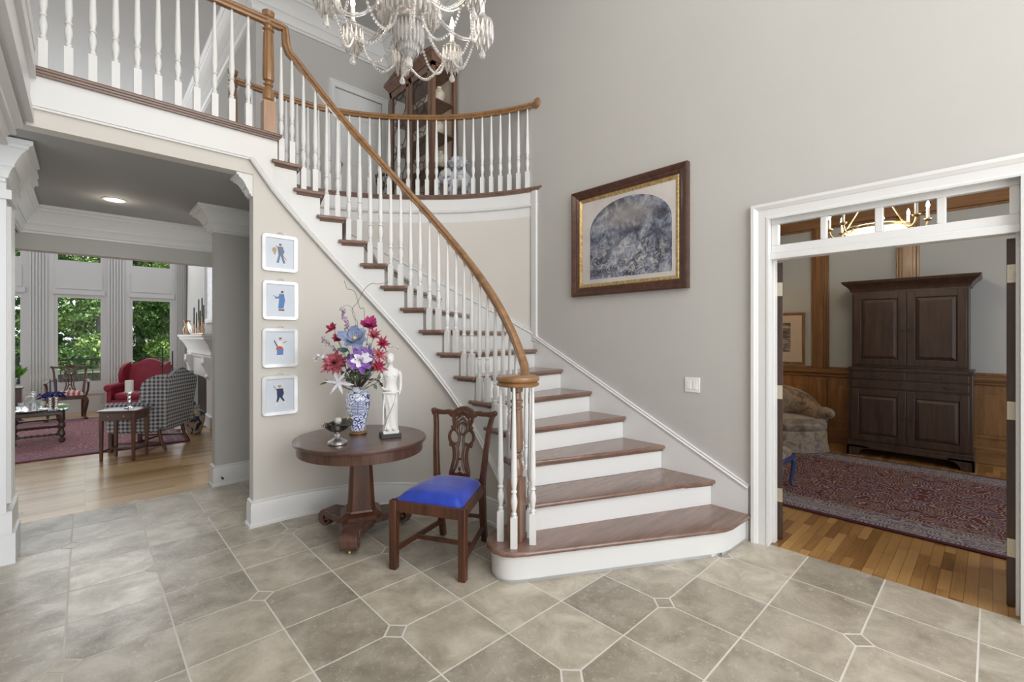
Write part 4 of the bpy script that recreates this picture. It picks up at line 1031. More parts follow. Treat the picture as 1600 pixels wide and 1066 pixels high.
# ---- plaster figurine (a plain draped standing figure)
stt = thing('plaster_statue', 'white plaster statue of a draped standing figure on a black base, right of the vase', 'statue', (1.690, 3.145, .741), R(-20)); stt.scale = (1.12, 1.12, 1.03)
M['plaster'] = m_plain('plaster', (.80, .79, .77), .5, var=.03)
MB().box(-.066, .066, -.062, .062, 0, .028).build('base', M['black'], stt, bevel=.002)
MB().box(-.052, .052, -.048, .048, .028, .052).build('plinth', M['plaster'], stt, bevel=.003)
RG = [(.052, .050, .040, 0, 0, 9), (.075, .048, .038, 0, 0, 9), (.12, .044, .034, .002, 0, 8), (.17, .042, .034, .004, -.002, 8), (.22, .044, .036, .004, -.004, 7), (.27, .050, .039, .002, -.002, 6), (.31, .053, .040, 0, 0, 4), (.335, .052, .038, 0, 0, 1.5), (.36, .043, .033, .002, 0, 0), (.39, .037, .029, .003, 0, 0), (.42, .041, .033, .003, -.003, 0), (.45, .050, .036, .003, -.004, 0), (.475, .056, .030, .002, 0, 0), (.495, .050, .026, .001, .002, 0), (.507, .024, .020, 0, .002, 0), (.520, .017, .016, 0, 0, 0), (.535, .017, .017, 0, -.001, 0), (.545, .024, .027, -.002, -.003, 0), (.562, .028, .032, -.003, -.004, 0), (.580, .029, .034, -.004, -.003, 0), (.598, .026, .031, -.004, 0, 0), (.612, .015, .018, -.004, .002, 0), (.617, .004, .004, -.004, .002, 0)]
rg = []
for z, a, b, ox, oy, fo in RG:
    rg.append([(ox + (a + .0006 * fo * math.sin(9 * t + z * 26)) * math.cos(t), oy + (b + .0006 * fo * math.sin(9 * t + z * 26)) * math.sin(t), z) for t in [2 * PI * q / 48 for q in range(48)]])
bd = MB(); bd.loft(rg)
for s_ in (-1, 1): bd.ell((.019 * s_ + .003, -.026, .452), (.017, .015, .016), 12, 8)          # chest
for s_, pts in ((-1, [(-.050, 0, .482), (-.062, .002, .45), (-.066, -.002, .41), (-.060, -.018, .37), (-.040, -.036, .352), (-.018, -.042, .350)]), (1, [(.054, 0, .482), (.067, .003, .45), (.071, .006, .40), (.068, -.004, .355), (.060, -.018, .325)])):
    bd.tube(catmull(pts, 4), [.0155 - .008 * q / (4 * (len(pts) - 1)) for q in range(4 * (len(pts) - 1) + 1)], 10)
    e = Vector(pts[-1]); d = (e - Vector(pts[-2])).normalized(); bd.ell(e + d * .008, (.009, .008, .009), 8, 6)
    for q in range(4): bd.tube([e + d * .010 + Vector((0, 0, .006 - .004 * q)), e + d * .022 + Vector((0, .002, .005 - .004 * q))], .0022, 5)
bd.ell((-.006, -.034, .570), (.004, .006, .007), 8, 6); bd.ell((-.005, -.032, .557), (.006, .003, .002), 8, 5)
for s_ in (-1, 1): bd.ell((-.004 + .011 * s_, -.031, .576), (.005, .003, .003), 8, 5)
bd.tube([(-.052, -.030, .325), (-.02, -.046, .330), (.02, -.044, .322), (.05, -.026, .335)], .008, 8)
bd.tube([(.04, -.03, .33), (.02, -.048, .24), (-.02, -.046, .14), (-.04, -.038, .06)], .006, 8)
bd.tube([(-.04, -.03, .33), (-.05, -.034, .22), (-.052, -.036, .1)], .006, 8)
for s_ in (-.02, .018): bd.ell((s_, -.048, .060), (.010, .020, .009), 8, 6)
bd.build('figure', M['plaster'], stt, ang=60)
hr = MB(); hr.ell((-.004, .004, .588), (.032, .034, .031), 16, 10); hr.ell((-.004, .036, .580), (.014, .014, .014), 10, 8)
hr.build('hair', M['plaster'], stt)

# ---- silver and black compote with dried pods
cp = thing('footed_compote', 'black and silver footed bowl with scrolled handles at the front of the table', 'bowl', (1.30, 3.18, .741), R(35))
k = NB('chased_silver'); nn = k.noise(k.coord(), 90, 4, .7); k.col(k.ramp(nn, [(.4, (.35, .33, .30)), (.6, (.85, .84, .82))])); k.set(Metallic=.9, Roughness=.3); k.bump(nn, .5, .003); M['chased'] = k.m
MB().lathe([(.060, 0), (.066, .004), (.066, .016), (.060, .024), (.040, .034), (.026, .044)], seg=28).build('foot', M['chased'], cp)
MB().lathe([(.020, .042), (.016, .055), (.021, .065), (.018, .08), (.024, .092)], seg=20).build('stem', M['crystal'], cp)
rg = []
for a, z in ((.020, .088), (.050, .094), (.080, .112), (.100, .132), (.116, .142), (.122, .148), (.114, .146), (.096, .134), (.06, .112), (.01, .105)):
    rg.append([((a * (1 + .16 * abs(math.cos(t)) ** 4 * (z - .088) * 16)) * math.cos(t), a * .82 * math.sin(t), z + (.012 * math.cos(2 * t) * (z - .088) * 14)) for t in [2 * PI * q / 40 for q in range(40)]])
k = NB('black_glaze'); nn = k.noise(k.coord(), 8, 2); k.col(k.ramp(nn, [(.3, (.012, .012, .010)), (.7, (.03, .028, .024))])); k.set(Roughness=.12); M['blackglaze'] = k.m
MB().loft(rg, cap=False).build('bowl', M['blackglaze'], cp, ang=60)
for s_ in (-1, 1):
    pts = [(s_ * .125, 0, .148), (s_ * .142, 0, .168), (s_ * .158, 0, .182), (s_ * .172, 0, .170), (s_ * .170, 0, .155), (s_ * .155, 0, .150), (s_ * .150, 0, .160), (s_ * .158, 0, .166)]
    MB().tube(catmull(pts, 5), .0045, 8).build('scroll_handle', M['nickel'], cp)
random.seed(5)
for q in range(16):
    a = q * 2.4; rr_ = .018 * math.sqrt(q) + .004
    p = Vector((1.30, 3.18, (.741 + .140 + .008 * math.cos(q) - rr_ * .06))) + Vector((rr_ * 1.25 * math.cos(a), rr_ * math.sin(a), 0))
    mb = MB()
    if q == 2:
        p = Vector((1.30, 3.18, .910)) + Vector((-.01, -.03, 0)); mb.ell((0, 0, 0), .026, 16, 10)
        o = mb.build('ornament_ball', m_plain('speckled_ball', (.52, .50, .45), .5, var=.3, scale=60), None); o.location = p
        tag(o, 'round pale speckled ball among the dark pods in the footed bowl', 'ball')
    else:
        for r_ in range(5):
            for s2 in range(6): mb.x = Matrix.Rotation(s2 * 1.047 + r_ * .5, 4, 'Z'); petal(mb, .013 - r_ * .0015, .010, R(70 - r_ * 13), 0, 0, .8, 0, 2); mb.x = None
        mb.ell((0, 0, .004), (.007, .007, .010), 8, 6)
        if q == 0: podm = m_plain('dried_pod', (.10, .085, .06), .6, var=.5, scale=50)
        o = mb.build('dried_pod', podm, None, ang=80); o.location = p; o.rotation_euler = (random.uniform(-.8, .8), random.uniform(-.8, .8), 0)
        tag(o, 'small dark dried seed pod heaped in the footed silver and black bowl', 'dried pod', 'dried seed pods in the footed bowl')

# ---- side chair with blue satin seat
def splat_chair(root, sc=1.0, wood='mahog', arms=False, seatmat=None, cab=False):
    W = M[wood]
    def post(s_):
        m = MB(); st_ = [(.172, .245, .0, .020), (.172, .235, .2, .021), (.178, .222, .42, .022), (.185, .226, .50, .019), (.200, .245, .68, .017), (.214, .275, .84, .016), (.232, .300, .935, .016)]
        st_[0] = (.168, .300, 0, .019); st_[1] = (.170, .262, .18, .021)
        m.loft([[(s_ * x + a * w_, y + b * w_ * 1.1, z) for a, b in ((-1, -1), (1, -1), (1, 1), (-1, 1))] for x, y, z, w_ in st_]); return m
    for s_ in (-1, 1): post(s_).build('back_post', W, root, bevel=.004)
    for s_ in (-1, 1):
        if not cab: MB().box(s_ * .243 - .024, s_ * .243 + .024, -.274, -.226, 0, .445).build('leg', W, root, bevel=.004)
        else:
            pts = [(s_ * .24, -.25, .40), (s_ * .262, -.27, .33), (s_ * .255, -.265, .24), (s_ * .238, -.25, .13), (s_ * .240, -.255, .06), (s_ * .252, -.268, .02)]
            m = MB(); m.tube(catmull(pts, 5), [.036 - .018 * min(1, q / 18) for q in range(26)], 10); m.ell((s_ * .255, -.272, .026), (.034, .036, .026), 12, 8); m.build('leg', W, root)
    ra = MB(); h0, h1 = .375, .445
    ra.box(-.225, .225, -.270, -.246, h0, h1)
    for s_ in (-1, 1):
        ra.loft([[(s_ * .255, -.24, h0), (s_ * .255, -.24, h1), (s_ * .232, -.24, h1), (s_ * .232, -.24, h0)], [(s_ * .196, .215, h0), (s_ * .196, .215, h1), (s_ * .172, .215, h1), (s_ * .172, .215, h0)]])
    ra.box(-.17, .17, .208, .232, h0, h1 + .03)
    ra.build('seat_rail', W, root, bevel=.004)
    if not cab:
        for s_ in (-1, 1):
            MB().loft([[(s_ * (.243 - .010), -.24, .10), (s_ * (.243 + .010), -.24, .10), (s_ * (.243 + .010), -.24, .135), (s_ * (.243 - .010), -.24, .135)], [(s_ * .160, .262, .10), (s_ * .180, .262, .10), (s_ * .180, .258, .135), (s_ * .160, .258, .135)]]).build('side_stretcher', W, root, bevel=.002)
        MB().box(-.215, .215, -.03, -.010, .103, .130).build('cross_stretcher', W, root, bevel=.002)
        MB().box(-.160, .160, .225, .245, .19, .215).build('rear_stretcher', W, root, bevel=.002)
    # cushion
    n = 14; vs_ = []; 
    for j in range(n + 1):
        for i in range(n + 1):
            a, b = -1 + 2 * i / n, -1 + 2 * j / n; y = b * .232 - .012; hw_ = .238 + (.180 - .238) * (b + 1) / 2
            h = .450 + .068 * ((1 - abs(a) ** 3.2) * (1 - abs(b) ** 3.2)) ** .45 if abs(a) < 1 and abs(b) < 1 else .440
            vs_.append((a * hw_, y, h))
    cu = MB(); cu._add(vs_, [(j * (n + 1) + i, j * (n + 1) + i + 1, (j + 1) * (n + 1) + i + 1, (j + 1) * (n + 1) + i) for j in range(n) for i in range(n)])
    cu.build('seat', seatmat, root, ang=80)
    # crest and splat live on the raked plane of the back
    def yb(z): 
        T_ = [(.42, .222), (.50, .226), (.68, .245), (.84, .275), (.935, .300), (1.0, .322)]
        for (z0, y0), (z1, y1) in zip(T_, T_[1:]):
            if z <= z1: return y0 + (y1 - y0) * (z - z0) / (z1 - z0)
        return T_[-1][1]
    mp = lambda x, z, t: (x, yb(z) + t, z)
    cr_ = MB()
    top = [(-.262, .935), (-.25, .958), (-.225, .950), (-.17, .945), (-.12, .952), (-.085, .945), (-.06, .962), (-.03, .976), (0, .980)]
    bot = [(-.245, .905), (-.225, .908), (-.20, .915), (-.15, .915), (-.12, .918), (-.095, .900), (-.07, .895), (-.04, .905), (0, .915)]
    top += [(-x, z) for x, z in top[-2::-1]]; bot += [(-x, z) for x, z in bot[-2::-1]]
    cr_.loft([[mp(a[0], a[1], -.013), mp((a[0] + b[0]) / 2, (a[1] + b[1]) / 2, -.020), mp(b[0], b[1], -.013), mp(b[0], b[1], .012), mp(a[0], a[1], .012)] for a, b in zip(top, bot)])
    for s_ in (-1, 1): cr_.ell(mp(s_ * .248, .940, -.004), (.022, .018, .020), 12, 8)
    for q in range(-3, 4): cr_.ell(mp(.012 * q, .945 - .004 * abs(q), -.020), (.008, .006, .014), 8, 6)
    cr_.build('crest_rail', W, root, ang=50)
    sp_ = MB(); T2 = .018
    sp_.extr([(-.082, .455), (.082, .455), (.078, .475), (.083, .495), (.078, .512), (.070, .52), (.03, .50), (0, .515), (-.03, .50), (-.070, .52), (-.078, .512), (-.083, .495), (-.078, .475)], (0, yb(.48) + T2 / 2, 0), (1, 0, 0), (0, 0, 1), (0, -T2, 0))
    for s_ in (-1, 1):
        g = lambda L_: [(s_ * x, z) for x, z in L_]
        band(sp_, g([(.072, .505), (.060, .55), (.050, .60), (.050, .65), (.062, .70), (.078, .715), (.082, .700)]), .020, T2, mp, n=5)
        band(sp_, g([(.052, .505), (.032, .545), (.020, .60), (.018, .64), (.026, .69), (.030, .72)]), .014, T2, mp, n=5)
        band(sp_, g([(.030, .715), (.055, .708), (.085, .725), (.097, .760), (.088, .795), (.062, .812), (.038, .800)]), .018, T2, mp, n=5)
        band(sp_, g([(.024, .690), (.016, .74), (.022, .775), (.040, .80), (.048, .835), (.030, .87), (.0, .895)]), .014, T2, mp, n=5)
        band(sp_, g([(.0, .775), (.018, .785), (.030, .81), (.024, .845), (.0, .865)]), .011, T2, mp, n=5)
        band(sp_, g([(.080, .830), (.066, .822), (.064, .85), (.074, .88), (.072, .905), (.060, .93)]), .022, T2, mp, n=5)
        band(sp_, g([(.040, .84), (.052, .87), (.040, .895), (.02, .905)]), .010, T2, mp, n=5)
        sp_.ell(mp(s_ * .078, .828, -.002), (.013, .012, .013), 8, 6); sp_.ell(mp(s_ * .082, .702, -.002), (.012, .012, .014), 8, 6)
    sp_.tube([mp(0, .775, 0), mp(0, .815, -.004), mp(0, .86, 0)], .006, 6); sp_.tube([mp(-.022, .60, 0), mp(0, .605, -.004), mp(.022, .60, 0)], .008, 6)
    sp_.ell(mp(0, .535, -.004), (.012, .008, .016), 8, 6)
    sp_.build('splat', W, root, ang=50)
    if arms:
        for s_ in (-1, 1):
            m = MB(); m.tube(catmull([(s_ * .215, .25, .70), (s_ * .245, .12, .695), (s_ * .275, -.05, .685), (s_ * .282, -.15, .680), (s_ * .275, -.18, .665)], 5), .018, 8)
            m.tube(catmull([(s_ * .235, -.10, .42), (s_ * .262, -.10, .50), (s_ * .270, -.07, .58), (s_ * .278, -.12, .675)], 5), .016, 8); m.ell((s_ * .278, -.19, .662), (.022, .026, .022), 10, 8)
            m.build('arm', W, root)
k = NB('blue_satin'); v = k.coord(); nn = k.noise(v, 9, 2); k.col(k.ramp(nn, [(.3, (.006, .030, .34)), (.7, (.012, .055, .50))])); k.set(Roughness=.32); k.b.inputs['Sheen Weight'].default_value = .3; k.bump(k.noise(k.coord((1, 7, 1)), 5, 2), .12, .02); M['bluesatin'] = k.m
ch = thing('side_chair', 'carved mahogany side chair with bright blue satin seat, in front of the newel post', 'chair', (1.793, 2.565, 0), R(-61.6))
splat_chair(ch, seatmat=M['bluesatin'])

# ---- spring door stop on the partition baseboard
ds = thing('door_stop', 'tiny black door stop on the white baseboard beyond the archway', 'door stop', (1.0, 5.326, .085))
MB().tube([(1.0, 5.33, .085), (1.0, 5.27, .085)], .006, 8).build('spring', M['black'], ds, world=True)
MB().ell((1.0, 5.265, .085), .011, 10, 6).build('tip', M['black'], ds, world=True)
# ---- recessed light in the low ceiling
rc = at(188, 326, 4.9); rc = Vector((.20, 5.62, ZL))
dl = thing('recessed_light', 'round lit recessed ceiling light in the low ceiling before the living room', 'ceiling light', tuple(rc))
MB().lathe([(.085, -.001), (.088, -.006), (.070, -.008), (.068, -.001)], (0, 0, 0), 28, cap=False).build('trim_ring', M['white'], dl)
MB().lathe([(.069, -.002), (.068, -.004), (.001, -.004)], (0, 0, 0), 28).build('lens', m_emit('lamp_lens', (1, .93, .82), 9), dl)
point('recessed_glow', (.20, 5.62, ZL - .12), .7, .06, (1, .9, .75))

# ---- crystal chandelier in the foyer
HX, HY = 1.30, 2.21
hz = 3.02
chd = thing('crystal_chandelier', 'large crystal chandelier with bead swags hanging high in the foyer', 'chandelier', (HX, HY, hz))
k = NB('cut_crystal'); v = k.coord(); nn = k.noise(v, 60, 2); k.col(k.ramp(nn, [(.35, (.80, .77, .74)), (.6, (1, .98, .96))])); k.set(Roughness=.04, IOR=1.55); k.b.inputs['Transmission Weight'].default_value = .65; k.b.inputs['Coat Weight'].default_value = .8; M['cut'] = k.m
M['cutglass'] = k.m.copy(); M['cutglass'].node_tree.nodes['Principled BSDF'].inputs['Transmission Weight'].default_value = .85
def drop(mb, p, L_, w_, m=0):
    x, y, z = p; mb.lathe([(.001, 0), (w_ * .35, -L_ * .15), (w_ * .5, -L_ * .35), (w_ * .62, -L_ * .75), (w_ * .35, -L_ * .93), (.001, -L_)], (x, y, z), 6, m)
def almond(mb, p, L_, w_): mb.lathe([(.001, 0), (w_ * .5, -L_ * .4), (w_, -L_ * .72), (w_ * .7, -L_ * .92), (.001, -L_)], p, 8)
core = MB()
core.lathe([(.02, .02), (.05, .05), (.075, .10), (.06, .16), (.03, .20), (.05, .24), (.09, .30), (.10, .36), (.05, .42), (.03, .50), (.06, .56), (.07, .62), (.03, .70), (.02, .9), (.012, 1.5), (.012, ZC - hz)], seg=16)
core.build('centre_column', M['cut'], chd, ang=20)
fd = MB(); fd.ell((0, 0, -.005 + .0), (.022, .022, .035), 10, 8); fd.lathe([(.004, .03), (.004, .06)], (0, 0, 0), 6); fd.build('finial', M['cut'], chd, ang=20)
bowl = MB()
for q in range(22):
    a = 2 * PI * q / 22
    drop(bowl, (.075 * math.cos(a), .075 * math.sin(a), .20), .13, .018)
    drop(bowl, (.05 * math.cos(a + .1), .05 * math.sin(a + .1), .14), .10, .016)
for q in range(30):
    a = 2 * PI * q / 30; drop(bowl, (.145 * math.cos(a), .145 * math.sin(a), .36), .16, .018)
    if q % 2: almond(bowl, (.165 * math.cos(a), .165 * math.sin(a), .33), .09, .018)
bowl.lathe([(.06, .20), (.08, .205), (.08, .21), (.03, .215)], seg=24); bowl.lathe([(.12, .36), (.155, .365), (.155, .372), (.03, .38)], seg=24)
bowl.build('crystal_bowl', M['cut'], chd, ang=20)
# first make one arm, then copy it round
NA = 8; A0 = R(20)
def beads(mb, pts, r_, n):
    P = catmull(pts, 10); L_ = [0]
    for a, b in zip(P, P[1:]): L_.append(L_[-1] + (b - a).length)
    for q in range(n):
        s_ = L_[-1] * (q + .5) / n
        for k2 in range(len(P) - 1):
            if L_[k2] <= s_ <= L_[k2 + 1]:
                t = (s_ - L_[k2]) / max(1e-9, L_[k2 + 1] - L_[k2]); mb.ell(P[k2].lerp(P[k2 + 1], t), r_, 6, 4); break
arm = MB(); AR = .42
arm.tube(catmull([(.04, 0, .40), (.14, 0, .30), (.26, 0, .20), (.36, 0, .20), (AR, 0, .27)], 6), .009, 10)
arm.lathe([(.012, .27), (.05, .285), (.062, .30), (.062, .305), (.02, .305), (.016, .33), (.022, .34), (.022, .35)], (AR, 0, 0), 16)
arms_ = []
ao = arm.build('arm', M['cutglass'], chd, ang=25); arms_.append(ao)
pr_ = MB()
for q in range(14):
    a = 2 * PI * q / 14; drop(pr_, (AR + .058 * math.cos(a), .058 * math.sin(a), .298), .105, .014)
for q in range(8):
    a = 2 * PI * q / 8; drop(pr_, (AR + .035 * math.cos(a), .035 * math.sin(a), .285), .13, .014)
almond(pr_, (AR, 0, .165), .07, .020)
po = pr_.build('prisms', M['cut'], ao, ang=20)
cn = MB().lathe([(.013, .345), (.013, .43), (.004, .432)], (AR, 0, 0), 10).build('candle_sleeve', M['white'], ao)
fl = MB().lathe([(.006, .43), (.014, .455), (.010, .48), (.001, .51)], (AR, 0, 0), 10).build('bulb', m_emit('chandelier_bulb', (1, .80, .55), 12), ao)
sb = MB(); a2 = 2 * PI / NA
beads(sb, [(AR - .02, 0, .27), (AR * .85 * math.cos(a2 / 2), AR * .85 * math.sin(a2 / 2), .10), (AR * math.cos(a2) - .02, AR * math.sin(a2), .27)], .0085, 34)
so = sb.build('bead_swag', M['cut'], ao)
sb = MB(); beads(sb, [(AR - .05, 0, .28), (.30, 0, .10), (.20, 0, .06), (.12, 0, .14), (.09, 0, .24)], .008, 32)
so2 = sb.build('bead_swag', M['cut'], ao)
for q in range(1, NA):
    c_ = ao.copy(); COL.objects.link(c_); c_.parent = chd; c_.rotation_euler = (0, 0, A0 + q * a2)
    for o_ in (po, cn, fl, so, so2):
        d2 = o_.copy(); COL.objects.link(d2); d2.parent = c_
ao.rotation_euler = (0, 0, A0)
point('chandelier_light', (HX, HY, hz + .62), 10, .25, (1, .86, .68))
# ================================================================== study
def m_rug(name, field, motif, motif2, border, edge, hx, hy, bw, sc=9):
    k = NB(name); v = k.coord(); sp = k.n.new('ShaderNodeSeparateXYZ'); k.link(v, sp.inputs[0])
    ax = k.math('ABSOLUTE', sp.outputs[0]); ay = k.math('ABSOLUTE', sp.outputs[1])
    dx = k.math('SUBTRACT', hx, ax); dy = k.math('SUBTRACT', hy, ay); d = k.math('MINIMUM', dx, dy)
    cb = k.n.new('ShaderNodeCombineXYZ'); k.link(ax, cb.inputs[0]); k.link(ay, cb.inputs[1])
    v1 = k.n.new('ShaderNodeTexVoronoi'); v1.inputs['Scale'].default_value = sc; k.link(cb.outputs[0], v1.inputs['Vector'])
    v2 = k.n.new('ShaderNodeTexVoronoi'); v2.inputs['Scale'].default_value = sc * 1.7; v2.feature = 'F2'; k.link(cb.outputs[0], v2.inputs['Vector'])
    nz = k.noise(cb.outputs[0], sc * 2.6, 5, .7, 1.5)
    rr_ = k.math('SINE', k.math('MULTIPLY', v1.outputs['Distance'], 42))
    fm = k.math('GREATER_THAN', k.math('ADD', k.math('MULTIPLY', rr_, .22), nz), .635)
    f2 = k.math('GREATER_THAN', k.math('ADD', k.math('MULTIPLY', v2.outputs['Distance'], .5), k.noise(cb.outputs[0], sc * 4, 3, .6)), 1.0)
    c = k.mix(fm, field, motif); c = k.mix(k.math('MULTIPLY', f2, .8), c, motif2)
    bd = k.mix(k.math('GREATER_THAN', k.math('ADD', k.math('MULTIPLY', rr_, .2), nz), .52), border, motif2)
    bd = k.mix(k.math('GREATER_THAN', nz, .62), bd, field)
    c = k.mix(k.math('LESS_THAN', d, bw), c, bd)
    ln = k.math('GREATER_THAN', k.math('SINE', k.math('MULTIPLY', d, 55)), .8); ln = k.math('MULTIPLY', ln, k.math('LESS_THAN', d, bw + .05))
    c = k.mix(k.math('MULTIPLY', ln, .6), c, motif)
    c = k.mix(k.math('LESS_THAN', d, .045), c, edge)
    k.col(c); k.set(Roughness=.95); k.bump(k.noise(v, 300, 2), .25, .003); return k.m
rgx, rgy = 5.74, .45; hx, hy = 1.24, 1.95
M['rug_red'] = m_rug('persian_rug', (.095, .012, .016), (.34, .28, .23), (.09, .07, .14), (.30, .26, .22), (.06, .006, .010), hx, hy, .34, 7)
rg_ = MB().box(-hx, hx, -hy, hy, .0005, .012).build('patterned_rug', M['rug_red'], None, bevel=.004); rg_.location = (rgx, rgy, 0)
tag(rg_, 'dark red floral patterned rug on the study floor beyond the doorway', 'rug')
# door leaves swung open into the study
def door_leaf(name, x, y, ang, flip):
    lf = MB(); lf.x = Matrix.Translation((x, y, 0)) @ Matrix.Rotation(ang, 4, 'Z')
    L_ = .575; t = .022
    lf.box(0, .10, -t, t, .008, 2.045); lf.box(L_ - .10, L_, -t, t, .008, 2.045); lf.box(.1, L_ - .1, -t, t, .008, .24); lf.box(.1, L_ - .1, -t, t, 1.93, 2.045); lf.box(.1, L_ - .1, -t, t, .92, 1.02)
    o = struct(name, lf, M['darkoak'], bevel=.002)
    pm = MB(); pm.x = lf.x
    for z0, z1 in ((.24, .92), (1.02, 1.93)): pm.box(.1, L_ - .1, -.008, .008, z0, z1); pm.box(.14, L_ - .14, -.014, .014, z0 + .04, z1 - .04)
    pm.build('door_panel', M['darkoak'], o, bevel=.006)
    for z in (.33, 1.09, 1.85):
        h = MB(); h.x = lf.x; h.box(-.003, .0, -t + .002, t - .002, z - .05, z + .05); h.tube([(-.004, flip * (t + .004), z - .05), (-.004, flip * (t + .004), z + .05)], .006, 8)
        h.box(-.034, -.002, flip * (t + .001) - .0015, flip * (t + .001) + .0015, z - .05, z + .05)
        for q in (-.03, 0, .03): h.ell((-.004, (.008 if q else -.008), z + q), (.003, .004, .004), 8, 4)
        h.build('hinge', M['nickel'], o)
door_leaf('door_1', 3.735, 1.082, math.atan2(.282, .959), 1)
door_leaf('door_2', 3.735, -.074, R(-1), -1)

# armoire
ar = thing('armoire', 'tall dark wood armoire with panelled doors against the study wall', 'armoire', (7.40, .71, 0))
W = M['darkoak']; y0, y1 = .14, 1.28
MB().box(7.14, 7.70, y0 + .01, y1 - .01, .14, 1.10).box(7.125, 7.71, y0, y1, 1.075, 1.115).box(7.125, 7.71, y0, y1, .12, .18).build('lower_case', W, ar, world=True, bevel=.005)
MB().box(7.17, 7.68, y0 + .04, y1 - .04, 1.115, 2.08).build('upper_case', W, ar, world=True, bevel=.005)
MB().sweep([(7.70, y0 + .04, 2.07), (7.17, y0 + .04, 2.07), (7.17, y1 - .04, 2.07), (7.70, y1 - .04, 2.07)], [(0, 0), (.015, 0), (.02, .02), (.03, .04), (.06, .075), (.09, .10), (.095, .115), (.10, .13), (-.05, .13)], side=-1).build('cornice', W, ar, world=True, ang=30)
bf = MB(); 
ft = [(0, .13), (0, 0), (.11, 0), (.125, .05), (.16, .085), (.22, .10), (.22, .13)]
bf.extr(ft, (7.12, y0 - .005, 0), (0, 1, 0), (0, 0, 1), (.03, 0, 0)); bf.extr(ft, (7.12, y1 + .005, 0), (0, -1, 0), (0, 0, 1), (.03, 0, 0))
bf.box(7.12, 7.15, y0, y1, .10, .135); bf.box(7.12, 7.71, y0 - .005, y0 + .02, 0, .13); bf.box(7.12, 7.71, y1 - .02, y1 + .005, 0, .13)
bf.build('bracket_base', W, ar, world=True, bevel=.004)
ym = (y0 + y1) / 2
def panel_door(x, ya, yb_, z0, z1, knob_y, knob_z):
    d = MB(); s_ = .075; d.box(x - .02, x, ya, ya + s_, z0, z1).box(x - .02, x, yb_ - s_, yb_, z0, z1).box(x - .02, x, ya + s_, yb_ - s_, z0, z0 + s_).box(x - .02, x, ya + s_, yb_ - s_, z1 - s_, z1)
    o = d.build('door', W, ar, world=True, bevel=.004)
    a, b, c, e = ya + s_, yb_ - s_, z0 + s_, z1 - s_
    r1 = [(x - .004, a, c), (x - .004, b, c), (x - .004, b, e), (x - .004, a, e)]; q = .04
    r2 = [(x - .020, a + q, c + q), (x - .020, b - q, c + q), (x - .020, b - q, e - q), (x - .020, a + q, e - q)]
    p = MB().loft([r1, r2]); p.v = [tuple(v) for v in p.v]
    pp = p.build('panel', W, None, smooth=False); pp.parent = o; pp.location = tuple(-Vector(ar.location))
    kb = MB().lathe([(.008, 0), (.007, .012), (.014, .018), (.014, .026), (.004, .030)], (0, 0, 0), 12); kb.v = [(x - .02 - z, knob_y + a_, knob_z + b_) for a_, b_, z in kb.v]
    kk = kb.build('knob', M['black'], None); kk.parent = o; kk.location = tuple(-Vector(ar.location))
panel_door(7.17, y0 + .06, ym - .003, 1.15, 2.04, ym - .035, 1.58); panel_door(7.17, ym + .003, y1 - .06, 1.15, 2.04, ym + .035, 1.58)
panel_door(7.14, y0 + .04, ym - .003, .20, .84, ym - .035, .52); panel_door(7.14, ym + .003, y1 - .04, .20, .84, ym + .035, .52)
for a, b, z0, z1 in ((y0 + .04, ym - .005, .975, 1.06), (ym + .005, y1 - .04, .975, 1.06), (y0 + .04, y1 - .04, .865, .955)):
    o = MB().box(7.125, 7.14, a, b, z0, z1).build('drawer', W, ar, world=True, bevel=.004)
    for yc in (((a + b) / 2,) if b - a < .7 else (a + .15, b - .15)):
        h = MB().tube(catmull([(7.122, yc - .045, (z0 + z1) / 2 + .008), (7.108, yc - .035, (z0 + z1) / 2 - .008), (7.108, yc + .035, (z0 + z1) / 2 - .008), (7.122, yc + .045, (z0 + z1) / 2 + .008)], 4), .004, 6)
        for s_ in (-1, 1): h.ell((7.122, yc + s_ * .045, (z0 + z1) / 2 + .008), (.004, .010, .010), 8, 6)
        hh = h.build('handle', M['black'], None); hh.parent = o; hh.location = tuple(-Vector(ar.location))

# skirted tufted armchair
k = NB('brown_floral_fabric'); v = k.coord(); nn = k.noise(v, 7, 5, .6, 1.2); k.col(k.ramp(nn, [(.34, (.07, .045, .03)), (.47, (.20, .14, .09)), (.56, (.26, .19, .12)), (.62, (.09, .10, .13)), (.70, (.20, .07, .06))])); k.set(Roughness=.55); k.b.inputs['Sheen Weight'].default_value = .3; M['floral'] = k.m
ac = thing('armchair', 'brown floral skirted armchair with tufted back, left of the dark armoire', 'armchair', (6.93, 1.90, .013), R(-43))
sk_ = MB(); n = 60; rg = []
def sq_ring(hw_, hd, z, wav=0, n=64, e=5):
    out = []
    for q in range(n):
        t = 2 * PI * q / n; c, s = math.cos(t), math.sin(t); r_ = 1 / ((abs(c) ** e + abs(s) ** e) ** (1 / e))
        w_ = 1 + wav * math.sin(t * 16); out.append((c * r_ * hw_ * w_, s * r_ * hd * w_, z))
    return out
sk_.loft([sq_ring(.385, .36, .004, .012), sq_ring(.37, .35, .10, .008), sq_ring(.365, .345, .24, 0), sq_ring(.36, .34, .27)])
sk_.build('skirt', M['floral'], ac, ang=60)
MB().loft([sq_ring(.33, .33, .27), sq_ring(.355, .35, .30), sq_ring(.36, .355, .36), sq_ring(.34, .335, .40), sq_ring(.15, .15, .415)]).build('seat_cushion', M['floral'], ac, ang=60)
bk_ = MB(); rg = []
